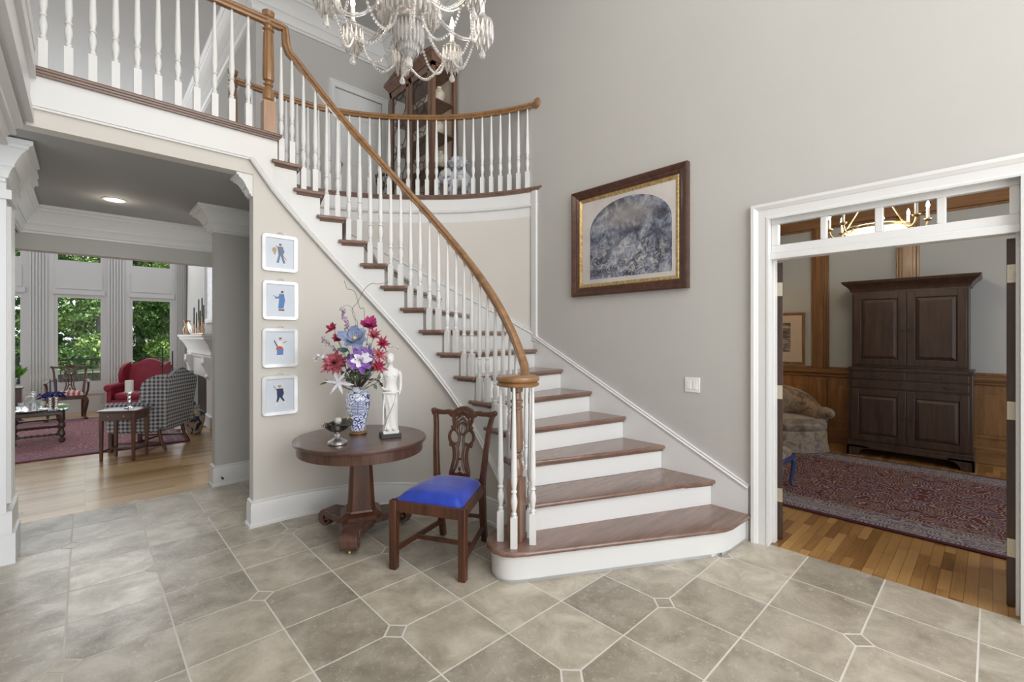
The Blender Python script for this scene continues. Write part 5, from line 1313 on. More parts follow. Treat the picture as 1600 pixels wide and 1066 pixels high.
for q in range(33):
    t = R(-35 + 250 * q / 32); a = math.sin(t); hgt = .52 + .27 * max(0, a) ** .7 + .02
    x, y = .36 * math.cos(t), .02 + .33 * math.sin(t); nx, ny = math.cos(t), math.sin(t); tuft = .012 * math.cos(q * 2.2)
    rg.append([(x + nx * .0, y, .24), (x + nx * .05, y + ny * .05, .26), (x + nx * .10, y + ny * .10, hgt * .7), (x + nx * .12, y + ny * .12, hgt - .04), (x + nx * .08, y + ny * .08, hgt), (x + nx * .0, y + ny * .0, hgt - .02), (x - nx * (.05 - tuft), y - ny * (.05 - tuft), hgt * .8), (x - nx * (.055 + tuft), y - ny * (.055 + tuft), hgt * .62), (x - nx * .02, y - ny * .02, .36)])
bk_.loft(rg); bk_.build('tufted_back', M['floral'], ac, ang=70)
bt = MB()
for z, ts in ((.62, (65, 90, 115)), (.50, (50, 75, 105, 130))):
    for t in ts: bt.ell((.31 * math.cos(R(t)), .02 + .28 * math.sin(R(t)), z), .012, 8, 6)
bt.build('button', M['floral'], ac)
for s_ in (-1, 1): MB().ell((s_ * .365, -.20, .49), (.085, .14, .075), 16, 10).build('arm', M['floral'], ac)
# footstool
fs_ = thing('footstool', 'small upholstered footstool with blue painted cabriole legs on the study rug', 'footstool', (4.92, 1.58, .013), R(0))
M['blue_paint'] = m_plain('dark_blue_paint', (.025, .045, .13), .3)
MB().box(-.20, .20, -.24, .24, .28, .33).build('rail', M['blue_paint'], fs_, bevel=.012)
MB().loft([sq_ring(.19, .23, .33), sq_ring(.195, .235, .36), sq_ring(.16, .20, .395), sq_ring(.05, .07, .405)]).build('cushion', M['floral'], fs_, ang=60)
for sx in (-1, 1):
    for sy in (-1, 1): MB().tube(catmull([(sx * .17, sy * .20, .30), (sx * .195, sy * .225, .24), (sx * .185, sy * .215, .13), (sx * .175, sy * .205, .05), (sx * .19, sy * .22, .012)], 5), [.028 - .014 * min(1, q / 15) for q in range(21)], 8).build('leg', M['blue_paint'], fs_)
# framed picture on the study wall
fp = thing('framed_print', 'small framed landscape print with cream mat on the grey study wall', 'picture', (SX, 2.28, 1.47))
f = MB(); rect_frame_x(f, SX - .001, 1.904, 2.66, 1.086, 1.856, [(0, 0), (0, .03), (.02, .034), (.035, .02), (.035, 0)]); f.build('frame', M['panelwood'], fp, world=True, ang=25)
M['mat_cream'] = m_plain('mat_cream', (.66, .54, .44), .7)
MB().box(SX - .012, SX - .002, 1.93, 2.63, 1.11, 1.83).build('mat', M['mat_cream'], fp, world=True, smooth=False)
k = NB('landscape_print'); nn = k.noise(k.coord((1, 3, 9)), 1.4, 5, .65, .6); k.col(k.ramp(nn, [(.35, (.03, .03, .03)), (.5, (.20, .16, .13)), (.6, (.45, .43, .42)), (.7, (.65, .64, .66))])); k.set(Roughness=.5)
MB().box(SX - .014, SX - .012, 2.09, 2.50, 1.27, 1.71).build('print', k.m, fp, world=True, smooth=False)
# floor lamp
fl_ = thing('floor_lamp', 'floor lamp with a lit amber shade, half hidden behind the left study door', 'lamp', (7.02, 2.43, 0))
MB().lathe([(.13, 0), (.135, .01), (.12, .025), (.03, .04), (.014, .06)], seg=24).build('base', M['brass'], fl_)
MB().lathe([(.010, .05), (.010, 1.42)], seg=10).build('pole', M['brass'], fl_)
k = NB('amber_shade'); nn = k.noise(k.coord(), 8, 2); k.col(k.ramp(nn, [(.3, (.62, .40, .12)), (.7, (.72, .48, .16))])); k.b.inputs['Emission Color'].default_value = (.9, .5, .12, 1); k.b.inputs['Emission Strength'].default_value = .5; k.set(Roughness=.8)
MB().lathe([(.25, 1.20), (.20, 1.50), (.195, 1.50), (.245, 1.20)], seg=32, cap=False).build('lamp_shade', k.m, fl_)
point('floor_lamp_bulb', (7.02, 2.43, 1.38), 4, .05, (1, .72, .4))
# study chandelier
sc_ = thing('brass_chandelier', 'brass candle chandelier with a glowing bowl, seen through the study transom', 'chandelier', (5.4, .75, 2.42))
MB().lathe([(.01, -.06), (.10, -.04), (.20, .02), (.24, .08), (.235, .085), (.19, .03), (.02, -.03)], seg=32).build('bowl', m_emit('alabaster_glow', (1, .80, .52), 1.6), sc_)
MB().lathe([(.245, .075), (.25, .085), (.25, .10), (.24, .105)], seg=32, cap=False).tube([(0, 0, .0), (0, 0, .90)], .009, 8).build('rim', M['brass'], sc_)
for q in range(3):
    a = q * 2.094; MB().tube([(.24 * math.cos(a), .24 * math.sin(a), .09), (.02 * math.cos(a), .02 * math.sin(a), .5)], .006, 6).build('rod', M['brass'], sc_)
am_ = MB().tube(catmull([(.24, 0, .09), (.29, 0, .04), (.34, 0, .06), (.36, 0, .12)], 5), .007, 8).lathe([(.006, .11), (.030, .125), (.032, .135), (.014, .14)], (.36, 0, 0), 12)
a_0 = am_.build('arm', M['brass'], sc_)
s0 = MB().lathe([(.012, .135), (.012, .23), (.004, .232)], (.36, 0, 0), 10).build('candle_sleeve', M['plate'], a_0)
b0 = MB().lathe([(.006, .23), (.014, .25), (.009, .28), (.001, .30)], (.36, 0, 0), 10).build('bulb', m_emit('candle_bulb', (1, .85, .62), 22), a_0)
for q in range(1, 8):
    c_ = a_0.copy(); COL.objects.link(c_); c_.parent = sc_; c_.rotation_euler = (0, 0, q * PI / 4 + .2)
    for o_ in (s0, b0): d2 = o_.copy(); COL.objects.link(d2); d2.parent = c_
point('study_chandelier_light', (5.4, .75, 2.75), 20, .2, (1, .86, .66))

# ================================================================== upper hall
cb = thing('china_cabinet', 'tall wooden china cabinet with lattice glass doors and swan neck pediment on the balcony', 'cabinet', (3.36, 5.36, F2))
W = M['cabinet']; x0, x1, ya, yb_ = 3.17, 3.55, 4.82, 5.92; zt = F2 + 1.86
c = MB()
c.box(x0, x1, ya, yb_, F2, F2 + .12); c.box(x0, x1, ya, yb_, zt - .06, zt)
for x in (x0, x1 - .05):
    for y in (ya, yb_ - .05): c.box(x, x + .05, y, y + .05, F2, zt)
c.box(x0, x0 + .03, (ya + yb_) / 2 - .03, (ya + yb_) / 2 + .03, F2 + .1, zt)
c.build('case', W, cb, world=True)
MB().box(x1 - .02, x1, ya + .05, yb_ - .05, F2 + .12, zt - .06).build('back_panel', M['mat_cream'], cb, world=True, smooth=False)  # cream colour imitates the pale reflection on the cabinet glass
MB().box(x0 - .02, x1, ya - .02, yb_ + .02, F2, F2 + .09).build('plinth', W, cb, world=True, bevel=.006)
MB().sweep([(x1, ya, zt - .01), (x0, ya, zt - .01), (x0, yb_, zt - .01), (x1, yb_, zt - .01)], [(0, 0), (.01, 0), (.015, .03), (.03, .05), (.05, .085), (.06, .09), (.06, .12), (-.04, .12)], side=-1).build('cornice', W, cb, world=True, ang=30)
for s_ in (-1, 1):
    yc = (ya + yb_) / 2; hw_ = (yb_ - ya) / 2 + .05
    pr_ = [(s_ * (hw_ * (1 - t)) + 0, .10 + .20 * (t ** 1.5)) for t in (0, .2, .4, .6, .78)]
    MB().extr([(p[0], p[1]) for p in pr_] + [(s_ * hw_ * .22, .09), (s_ * hw_, .09)], (x0 - .01, yc, zt), (0, 1, 0), (0, 0, 1), (.03, 0, 0)).build('pediment', W, cb, world=True)
    mp_ = MB(); mp_.sweep([(x0 - .012, yc + p[0], zt + p[1]) for p in (pr_ if s_ > 0 else pr_)], [(-.03, -.02), (.03, -.02), (.045, .0), (.05, .02), (-.03, .02)], side=-1 * s_ * -1)
    mp_.build('pediment_moulding', W, cb, world=True)
MB().lathe([(.025, .12), (.03, .15), (.018, .17), (.03, .20), (.028, .23), (.008, .27)], (x0 + .01, (ya + yb_) / 2, zt), 12).build('finial', M['brass'], cb, world=True)
for k_, (a, b) in enumerate(((ya + .05, (ya + yb_) / 2 - .03), ((ya + yb_) / 2 + .03, yb_ - .05))):
    d = MB(); z0, z1 = F2 + .13, zt - .07; s_ = .045
    d.box(x0 - .012, x0 + .012, a, a + s_, z0, z1).box(x0 - .012, x0 + .012, b - s_, b, z0, z1).box(x0 - .012, x0 + .012, a, b, z0, z0 + s_).box(x0 - .012, x0 + .012, a, b, z1 - s_, z1)
    o = d.build('door', W, cb, world=True, bevel=.003)
    m_ = MB(); h = (z1 - z0 - 2 * s_); wd2 = (b - a - 2 * s_); yc = (a + b) / 2
    for t in range(4):
        zz = z0 + s_ + h * (t + .5) / 4; hh = h / 8; ww2 = wd2 / 2
        P = [(x0, yc + u_ * ww2, zz + v_ * hh) for u_, v_ in ((-.45, 1), (-.45, .75), (-.85, .35), (-.85, -.35), (-.45, -.75), (-.45, -1))]
        Q = [(x0, yc - u_ * ww2, zz + v_ * hh) for u_, v_ in ((-.45, 1), (-.45, .75), (-.85, .35), (-.85, -.35), (-.45, -.75), (-.45, -1))]
        m_.tube(P, .006, 4); m_.tube(Q, .006, 4); m_.tube([P[1], (x0, yc, zz + hh * .55), Q[1]], .006, 4); m_.tube([P[4], (x0, yc, zz - hh * .55), Q[4]], .006, 4)
        m_.tube([P[2], (x0, yc - ww2, zz + hh * .35)], .006, 4); m_.tube([Q[2], (x0, yc + ww2, zz + hh * .35)], .006, 4)
    lt = m_.build('lattice', M['darkoak'], None); lt.parent = o; lt.location = tuple(-Vector(cb.location))
    g_ = MB().box(x0 + .004, x0 + .007, a + s_, b - s_, z0 + s_, z1 - s_).build('glass', M['pane'], None, smooth=False); g_.parent = o; g_.location = tuple(-Vector(cb.location))
MB().box(x0 + .05, x1 - .05, ya + .01, ya + .013, F2 + .12, zt - .06).build('side_glass', M['pane'], cb, world=True, smooth=False)
MB().box(x0 + .05, x1 - .05, yb_ - .013, yb_ - .01, F2 + .12, zt - .06).build('side_glass', M['pane'], cb, world=True, smooth=False)
for z in (.55, .98, 1.40): MB().box(x0 + .03, x1 - .02, ya + .02, yb_ - .02, F2 + z, F2 + z + .012).build('shelf', W, cb, world=True)
M['china'] = m_plain('cream_china', (.62, .56, .46), .25, var=.25, scale=30)
for z, ys in ((.562, (4.95, 5.2, 5.6)), (.992, (5.0, 5.3, 5.62)), (1.412, (4.98, 5.25, 5.7))):
    for y in ys:
        o = MB().lathe([(.035, 0), (.04, .006), (.03, .015), (.055, .06), (.075, .12), (.07, .17), (.045, .20), (.03, .215), (.034, .235), (.028, .235)], (0, 0, 0), 20).build('china_jar', M['china'], None)
        o.location = (3.38, y, F2 + z + .0005); o['group'] = 'jars inside the china cabinet'
        lv = {.562: 'low', .992: 'middle', 1.412: 'top'}[z]; ps = {0: 'nearest the right wall side glass', 1: 'in the centre', 2: 'at the far end'}[ys.index(y)]
        tag(o, 'cream jar on the %s shelf of the china cabinet, %s' % (lv, ps), 'jar', 'jars inside the china cabinet')
# elephant garden seat
el = thing('elephant_stool', 'blue and white ceramic elephant stool beside the china cabinet on the balcony', 'stool', (3.28, 4.42, F2), R(-50))
k = NB('blue_white_glaze'); nn = k.noise(k.coord(), 14, 4, .7, 1); k.col(k.ramp(nn, [(.45, (.70, .72, .75)), (.56, (.40, .43, .52)), (.64, (.10, .11, .18))])); k.set(Roughness=.2); M['eleph'] = k.m
e = MB(); e.ell((0, 0, .27), (.15, .11, .13), 20, 12); e.ell((-.16, 0, .31), (.085, .08, .095), 16, 10)
e.tube(catmull([(-.22, 0, .30), (-.26, 0, .22), (-.25, 0, .12), (-.22, 0, .08)], 5), [.035 - .018 * q / 15 for q in range(16)], 10)
for s_ in (-1, 1): e.ell((-.12, s_ * .085, .31), (.06, .016, .085), 12, 8)
e.build('elephant', M['eleph'], el, ang=60)
for sx in (-.09, .09):
    for sy in (-.06, .06): MB().lathe([(.048, 0), (.046, .02), (.04, .10), (.046, .22)], (sx, sy, 0), 14).build('leg', M['eleph'], el)
MB().lathe([(.07, .385), (.10, .40), (.13, .46), (.14, .50), (.13, .51), (.01, .512)], seg=24).build('seat', M['eleph'], el)
# tall jug with dried stems
jg = thing('dried_flower_urn', 'dark urn with beige dried flowers standing by the upstairs door', 'urn', (3.22, 6.28, F2))
MB().lathe([(.05, 0), (.07, .01), (.05, .04), (.08, .14), (.10, .24), (.08, .34), (.05, .38), (.065, .40)], seg=20).build('urn', M['blackglaze'], jg)
d = MB(); random.seed(3)
for q in range(40): 
    a = random.random() * 6.28; r_ = random.random() * .10; z = .42 + random.random() * .40; d.ell((r_ * math.cos(a), r_ * math.sin(a), z), (.016, .016, .028), 6, 5)
for q in range(14):
    a = q * .45; d.tube([(0, 0, .38), (.08 * math.cos(a), .08 * math.sin(a), .75 + .01 * (q % 5))], .003, 4)
d.build('dried_flowers', podm, jg)
vt = MB().box(-.14, .14, -.08, .08, -.012, 0)
for q in range(5): vt.box(-.12, .12, -.06 + q * .027, -.05 + q * .027, -.018, -.012)
vo_ = vt.build('ceiling_vent', M['black'], None); vo_.location = (2.77, 5.45, ZC); tag(vo_, 'small dark air vent on the high ceiling above the balcony', 'vent')
# ================================================================== living room
rgx, rgy = -1.0, 9.65; hx, hy = 2.1, 1.75
M['rug_rose'] = m_rug('rose_rug', (.26, .085, .10), (.42, .28, .30), (.24, .18, .24), (.20, .08, .11), (.16, .02, .03), hx, hy, .3, 7)
o = MB().box(-hx, hx, -hy, hy, 0.0005, .012).build('patterned_rug', M['rug_rose'], None, bevel=.004); o.location = (rgx, rgy, 0)
tag(o, 'faded rose patterned rug under the coffee table in the living room', 'rug')
# mantelpiece
fpz = thing('fireplace', 'white carved fireplace mantelpiece with dark firebox on the living room right wall', 'fireplace', (1.55, 9.75, 0))
b = MB()
b.box(1.50, 1.65, 8.62, 9.15, 0, 1.15); b.box(1.50, 1.65, 10.35, 10.88, 0, 1.15); b.box(1.50, 1.65, 9.15, 10.35, .80, 1.15)
b.box(1.46, 1.65, 8.60, 9.17, 0, .20); b.box(1.46, 1.65, 10.33, 10.90, 0, .20); b.build('surround', M['white'], fpz, world=True, bevel=.005)
MB().sweep([(1.64, 8.64, 1.12), (1.50, 8.64, 1.12), (1.50, 10.86, 1.12), (1.64, 10.86, 1.12)], [(0, 0), (.012, .02), (.018, .06), (.03, .08), (.03, .12), (.05, .18), (.08, .25), (.12, .31), (.15, .34), (.15, .37), (.175, .385), (.175, .42), (-.1, .42)], side=-1).build('mantel_shelf', M['white'], fpz, world=True, ang=20)
for y in (8.88, 10.62):
    MB().extr([(0, .78), (-.03, .80), (-.035, .88), (-.06, .96), (-.09, 1.04), (-.10, 1.12), (-.10, 1.16), (0, 1.16)], (1.50, y - .10, 0), (1, 0, 0), (0, 0, 1), (0, .20, 0)).ell((1.43, y, 1.07), (.05, .11, .06), 14, 8).ell((1.46, y, .84), (.03, .08, .04), 14, 8).build('corbel', M['white'], fpz, world=True)
MB().box(1.56, 1.648, 9.15, 10.35, .02, .80).build('firebox', M['black'], fpz, world=True)
MB().box(1.05, 1.50, 8.95, 10.55, .0, .02).build('hearth', M['tile'], fpz, world=True)
mir = thing('overmantel_mirror', 'tall pale framed panel hanging above the living room mantelpiece', 'mirror', (1.645, 9.4, 2.3))
f = MB(); rect_frame_x(f, 1.647, 8.85, 10.05, 1.75, 3.3, [(0, 0), (0, .04), (.05, .045), (.09, .02), (.09, 0)]); f.build('frame', M['white'], mir, world=True)
k = NB('pale_silvered_glass'); nn = k.noise(k.coord(), 12, 4, .7); k.col(k.ramp(nn, [(.4, (.42, .43, .46)), (.6, (.62, .63, .66))])); k.set(Roughness=.25, Metallic=.4)
MB().box(1.63, 1.645, 8.93, 9.97, 1.83, 3.22).build('glass', k.m, mir, world=True, smooth=False)
# things on the mantel (z 1.54)
MZ = 1.5405
k = NB('copper'); nn = k.noise(k.coord(), 6, 2); k.col(k.ramp(nn, [(.3, (.55, .35, .22)), (.7, (.72, .50, .34))])); k.set(Metallic=.9, Roughness=.3); M['copper'] = k.m
pt = thing('copper_pitcher', 'copper pitcher at the far left end of the mantel shelf', 'pitcher', (1.43, 10.62, MZ))
MB().lathe([(.05, 0), (.055, .01), (.07, .06), (.072, .10), (.045, .16), (.035, .20), (.05, .25), (.06, .27), (.05, .27)], seg=20).build('body', M['copper'], pt)
MB().tube(catmull([(0, -.05, .25), (0, -.11, .22), (0, -.12, .14), (0, -.07, .08)], 5), .008, 8).build('handle', M['copper'], pt)
op = MB().lathe([(.09, 0), (.10, .008), (.088, .012), (.05, .008), (.001, .008)], seg=28); op.v = [(z, x * .8, y * 1.2 + .122) for x, y, z in op.v]
op = op.build('oval_plate', M['silver'], None); op.location = (1.44, 10.25, MZ); op.rotation_euler = (0, R(-12), R(15)); tag(op, 'small oval silver plate standing on the mantel shelf beside the copper pitcher', 'plate')
M['candle_green'] = m_plain('dark_candle', (.012, .03, .025), .5)
for q, (y, h, c_) in enumerate(((9.80, .20, .28), (9.55, .12, .26), (9.34, .26, .34), (9.20, .14, .26), (9.04, .30, .30), (8.90, .20, .28))):
    t = thing('candlestick', ['brass candlestick with dark candle, farthest along the mantel', 'short brass candlestick second along the mantel with a dark candle', 'tall brass candlestick with dark candle in the middle of the mantel group', 'short brass candlestick before the tall one on the mantel', 'tallest brass candlestick with the longest dark candle on the mantel', 'brass candlestick nearest the near end of the mantel'][q], 'candlestick', (1.42, y, MZ), 0, 'brass candlesticks on the mantel')
    MB().lathe([(.045, 0), (.048, .008), (.02, .02), (.010, .05), (.018, h * .4), (.009, h * .5), (.012, h * .9), (.022, h), (.012, h)], seg=16).build('holder', M['copper'], t)
    MB().lathe([(.010, h - .005), (.009, h + c_), (.001, h + c_ + .005)], seg=10).build('candle', M['candle_green'], t)
for (x, y, h, lab) in ((1.02, 10.3, 1.30, 'black iron floor candlestick left of the fireplace'), (1.12, 9.9, 1.22, 'second, shorter black iron floor candlestick nearer the fireplace')):
    t = thing('floor_candlestick', lab, 'candlestick', (x, y, .021 if x > 1.05 else .0125))
    MB().lathe([(.09, 0), (.09, .012), (.02, .03), (.012, .06), (.010, h - .35), (.03, h - .33), (.012, h - .31)], seg=14).build('stand', M['black'], t)
    MB().lathe([(.011, h - .32), (.010, h), (.001, h + .01)], seg=10).build('candle', M['candle_green'], t)
# floor urn
ur = thing('floor_urn', 'cream and dark blue patterned lidded urn on the floor by the fireplace', 'urn', (1.235, 8.50, 0))
k = NB('urn_glaze'); nn = k.noise(k.coord((1, 1, .8)), 9, 3, .6, 1.2); k.col(k.ramp(nn, [(.42, (.52, .43, .33)), (.50, (.46, .36, .27)), (.54, (.03, .04, .08))])); k.set(Roughness=.25)
MB().lathe([(.085, 0), (.09, .01), (.10, .06), (.135, .18), (.145, .26), (.13, .33), (.08, .37), (.06, .38), (.06, .40)], seg=28).build('body', k.m, ur)
MB().lathe([(.062, .40), (.068, .405), (.06, .43), (.03, .455), (.015, .465), (.02, .48), (.001, .495)], seg=24).build('lid', k.m, ur)

# wing chairs
def m_check(name, c1, c2, s=.045):
    k = NB(name); v = k.coord(); sp = k.n.new('ShaderNodeSeparateXYZ'); k.link(v, sp.inputs[0])
    def st(o): return k.math('GREATER_THAN', k.math('SINE', k.math('MULTIPLY', o, 2 * PI / s)), 0)
    h = k.math('MAXIMUM', st(sp.outputs[0]), 0); gy = st(sp.outputs[1]); gz = st(sp.outputs[2])
    # on upright faces the pattern runs along z and the horizontal axis
    ge = k.n.new('ShaderNodeNewGeometry'); tc = k.n.new('ShaderNodeTexCoord'); sn_ = k.n.new('ShaderNodeSeparateXYZ'); k.link(tc.outputs['Normal'], sn_.inputs[0])
    isx = k.math('GREATER_THAN', k.math('ABSOLUTE', sn_.outputs[0]), .7); isz = k.math('GREATER_THAN', k.math('ABSOLUTE', sn_.outputs[2]), .7)
    def sel(c, a, b): return k.math('ADD', k.math('MULTIPLY', c, a), k.math('MULTIPLY', k.math('SUBTRACT', 1, c), b))
    a = sel(isx, gy, h); b = sel(isz, gy, gz)
    f = k.math('MULTIPLY', k.math('ADD', a, b), .5)
    k.col(k.ramp(f, [(0, c1), (.5, tuple((x + y) / 2 for x, y in zip(c1, c2))), (1, c2)])); k.set(Roughness=.9); return k.m
def wing_chair(root, fab, wood):
    F_ = fab
    MB().loft([sq_ring(.33, .31, .24), sq_ring(.34, .32, .26), sq_ring(.34, .32, .36), sq_ring(.33, .31, .37)]).build('seat_frame', F_, root, ang=50)
    MB().loft([sq_ring(.26, .30, .37), sq_ring(.275, .315, .39), sq_ring(.275, .315, .46), sq_ring(.25, .29, .485), sq_ring(.1, .1, .495)]).build('seat_cushion', F_, root, ang=50)
    b = MB(); rg = []
    n = 16
    for j in range(n + 1):
        x = -1 + 2 * j / n; top = 1.04 - .06 * abs(x) ** 1.5 + .035 * math.cos(x * PI)
        y0 = .27; ty = .40
        rg.append([(x * .30, y0, .30), (x * .33, y0 + .10, .28), (x * .355, ty + .04, top - .05), (x * .355, ty + .02, top), (x * .35, ty - .05, top - .01), (x * .33, ty - .10, top - .10), (x * .30, y0 - .02, .48)])
    b.loft(rg); b.build('back', F_, root, ang=50)
    for s_ in (-1, 1):
        w_ = MB(); rg = []
        prof = [(.40, 1.01, .30), (.30, 1.00, .30), (.20, .965, .30), (.13, .90, .315), (.10, .80, .325), (.12, .70, .33), (.18, .63, .33)]
        lo = [(.40, .30, .30), (.30, .30, .30), (.22, .50, .30), (.20, .56, .31), (.18, .60, .315), (.17, .60, .32), (.19, .60, .33)]
        for (y, z, x), (y2, z2, x2) in zip(prof, lo): rg.append([(s_ * (x - .01), y, z), (s_ * (x + .045), y, z), (s_ * (x2 + .05), y2, z2), (s_ * (x2 - .01), y2, z2)])
        w_.loft(rg); w_.build('wing', F_, root, ang=50, bevel=.012)
        a = MB(); a.tube([(s_ * .33, .26, .585), (s_ * .335, .0, .59), (s_ * .34, -.27, .58), (s_ * .34, -.30, .58)], [.055, .062, .068, .05], 14)
        a.box(*sorted((s_ * .29, s_ * .36)), -.28, .30, .26, .59); a.build('arm', F_, root, ang=50, bevel=.01)
    for s_ in (-1, 1):
        MB().box(s_ * .29 - .022, s_ * .29 + .022, -.29, -.246, 0, .25).build('leg', wood, root, bevel=.003)
        MB().tube([(s_ * .27, .28, .26), (s_ * .275, .31, .12), (s_ * .285, .37, 0.004)], [.026, .022, .018], 8).build('leg', wood, root)
    MB().box(-.28, .28, -.005, .015, .09, .115).box(-.29, -.268, -.26, .30, .09, .115).box(.268, .29, -.26, .30, .09, .115).build('stretcher', wood, root)
M['gingham'] = m_check('blue_gingham', (.52, .50, .46), (.045, .06, .12), .050)
M['redfab'] = m_plain('crimson_upholstery', (.30, .022, .045), .6, var=.15, scale=8)
wc1 = thing('wing_chair', 'blue and white checked wing chair seen from behind, beside the small side table', 'armchair', (.63, 7.93, 0), R(-124))
wing_chair(wc1, M['gingham'], M['mahog'])
wc2 = thing('wing_chair', 'crimson wing chair facing the room in front of the right living room window', 'armchair', (.72, 10.75, .013), R(-28))
wing_chair(wc2, M['redfab'], M['mahog'])
# carved armchair with striped seat
k = NB('striped_seat'); sp = k.n.new('ShaderNodeSeparateXYZ'); k.link(k.coord(), sp.inputs[0]); k.col(k.mix(k.math('GREATER_THAN', k.math('SINE', k.math('MULTIPLY', sp.outputs[0], 90)), 0), (.60, .50, .45), (.42, .05, .08))); k.set(Roughness=.8)
ca_ = thing('carved_armchair', 'carved mahogany armchair with red and white striped seat before the middle living room window', 'armchair', (-.22, 11.55, .0), R(-4))
splat_chair(ca_, seatmat=k.m, arms=True, cab=True)
# side table with candle
sa = R(-33)
st_ = thing('side_table', 'small mahogany side table with a drawer, in front of the checked wing chair', 'table', (.355, 7.335, 0), sa)
MB().loft([sq_ring(.215, .175, .592, 0, 48, 8), sq_ring(.22, .18, .598, 0, 48, 8), sq_ring(.22, .18, .606, 0, 48, 8), sq_ring(.212, .172, .612, 0, 48, 8)]).build('tabletop', M['mahogx'], st_, ang=30)
MB().box(-.185, .185, -.145, .145, .49, .592).build('apron', M['mahogx'], st_, bevel=.003)
dr = MB().box(-.15, .15, -.150, -.144, .505, .58).build('drawer', M['mahogx'], st_, bevel=.002)
MB().ell((-.08, -.155, .545), .009, 8, 6).ell((.08, -.155, .545), .009, 8, 6).build('knob', M['brass'], dr)
for sx in (-1, 1):
    for sy in (-1, 1): MB().frustum((sx * .17, sy * .13), .013, .013, .018, .018, 0, .50).build('leg', M['mahog'], st_, bevel=.002)
MB().box(-.16, .16, -.008, .008, .115, .135).box(-.178, -.162, -.12, .12, .115, .135).box(.162, .178, -.12, .12, .115, .135).build('stretcher', M['mahog'], st_, bevel=.002)
hc = thing('glass_candle_holder', 'clear glass stem holding a thick white pillar candle on the side table', 'candle holder', (.40, 7.36, .613))
MB().lathe([(.05, 0), (.05, .008), (.015, .02), (.022, .05), (.012, .075), (.022, .10), (.012, .125), (.022, .15), (.014, .18), (.05, .20), (.05, .205), (.01, .205)], seg=20).build('stem', M['crystal'], hc)
MB().lathe([(.042, .206), (.043, .34), (.038, .345), (.002, .342)], seg=20).build('candle', M['plaster'], hc)
# coffee table with glass top
ct = thing('coffee_table', 'low coffee table with turned dark wooden legs and a glass top on the rose rug', 'table', (-.49, 9.38, .013), R(3))
MB().loft([sq_ring(.30, .46, .447, 0, 48, 9), sq_ring(.30, .46, .459, 0, 48, 9)]).build('glass_top', m_glass('green_glass', (.75, .9, .85), .02), ct, ang=30)
MB().box(-.24, .24, -.395, -.355, .385, .445).box(-.24, .24, .355, .395, .385, .445).box(-.26, -.22, -.37, .37, .385, .445).box(.22, .26, -.37, .37, .385, .445).build('frame', M['darkoak'], ct, bevel=.01)
for sx in (-1, 1):
    for sy in (-1, 1): MB().lathe([(.02, 0), (.036, .02), (.036, .05), (.018, .075), (.036, .10), (.036, .14), (.020, .165), (.020, .19), (.036, .215), (.036, .26), (.02, .285), (.034, .32), (.03, .385), (.03, .445)], (sx * .235, sy * .37, 0), 14).build('leg', M['darkoak'], ct)
for s_ in (-1, 1):
    m_ = MB(); m_.tube([(-.235, s_ * .37, .12), (.235, s_ * .37, .12)], .014, 8); m_.tube([(-.235, s_ * .37, .235), (.235, s_ * .37, .235)], .014, 8)
    for q in range(7): m_.ell((-.18 + q * .06, s_ * .37, .12), .020, 8, 6)
    m_.build('stretcher', M['darkoak'], ct)
m_ = MB()
for s_ in (-1, 1):
    m_.tube([(s_ * .235, -.37, .12), (s_ * .235, .37, .12)], .014, 8)
    for q in range(9): m_.ell((s_ * .235, -.28 + q * .07, .12), .020, 8, 6)
m_.build('stretcher', M['darkoak'], ct)
TZ = .4725
tr = MB().lathe([(.001, 0), (.15, 0), (.17, .012), (.168, .016), (.148, .004), (.001, .004)], seg=32).build('serving_tray', M['silver'], None); tr.location = (-.53, 9.10, TZ); tag(tr, 'round silver tray under the carafe on the coffee table', 'tray')
M['crystalw'] = m_plain('frosted_crystal', (.85, .87, .88), .08); M['crystalw'].node_tree.nodes['Principled BSDF'].inputs['Transmission Weight'].default_value = .7
cf = thing('glass_carafe', 'cut glass carafe with stopper and handle in the middle of the silver tray', 'carafe', (-.52, 9.10, TZ + .0055))
MB().lathe([(.045, 0), (.05, .01), (.052, .08), (.04, .12), (.018, .16), (.018, .20), (.026, .215), (.012, .22)], seg=20).build('body', M['crystalw'], cf)
MB().ell((0, 0, .245), (.024, .024, .026), 12, 8).build('stopper', M['crystalw'], cf)
MB().tube(catmull([(-.02, 0, .20), (-.07, 0, .19), (-.075, 0, .12), (-.05, 0, .07)], 5), .007, 8).build('handle', M['crystalw'], cf)
for q, (x, y, lab) in enumerate(((-.63, 9.07, 'stemmed glass left of the carafe on the silver tray'), (-.43, 9.06, 'stemmed glass right of the carafe on the silver tray'), (-.56, 8.99, 'stemmed glass nearest the front rim of the silver tray'), (-.47, 9.18, 'stemmed glass behind the carafe on the silver tray'))):
    o = MB().lathe([(.028, 0), (.028, .004), (.006, .01), (.006, .05), (.03, .075), (.036, .12), (.034, .12), (.026, .078), (.002, .06)], seg=16).build('stemmed_glass', M['crystalw'], None); o.location = (x, y, TZ + .0055)
    tag(o, lab, 'glass', 'stemmed glasses on the silver tray')
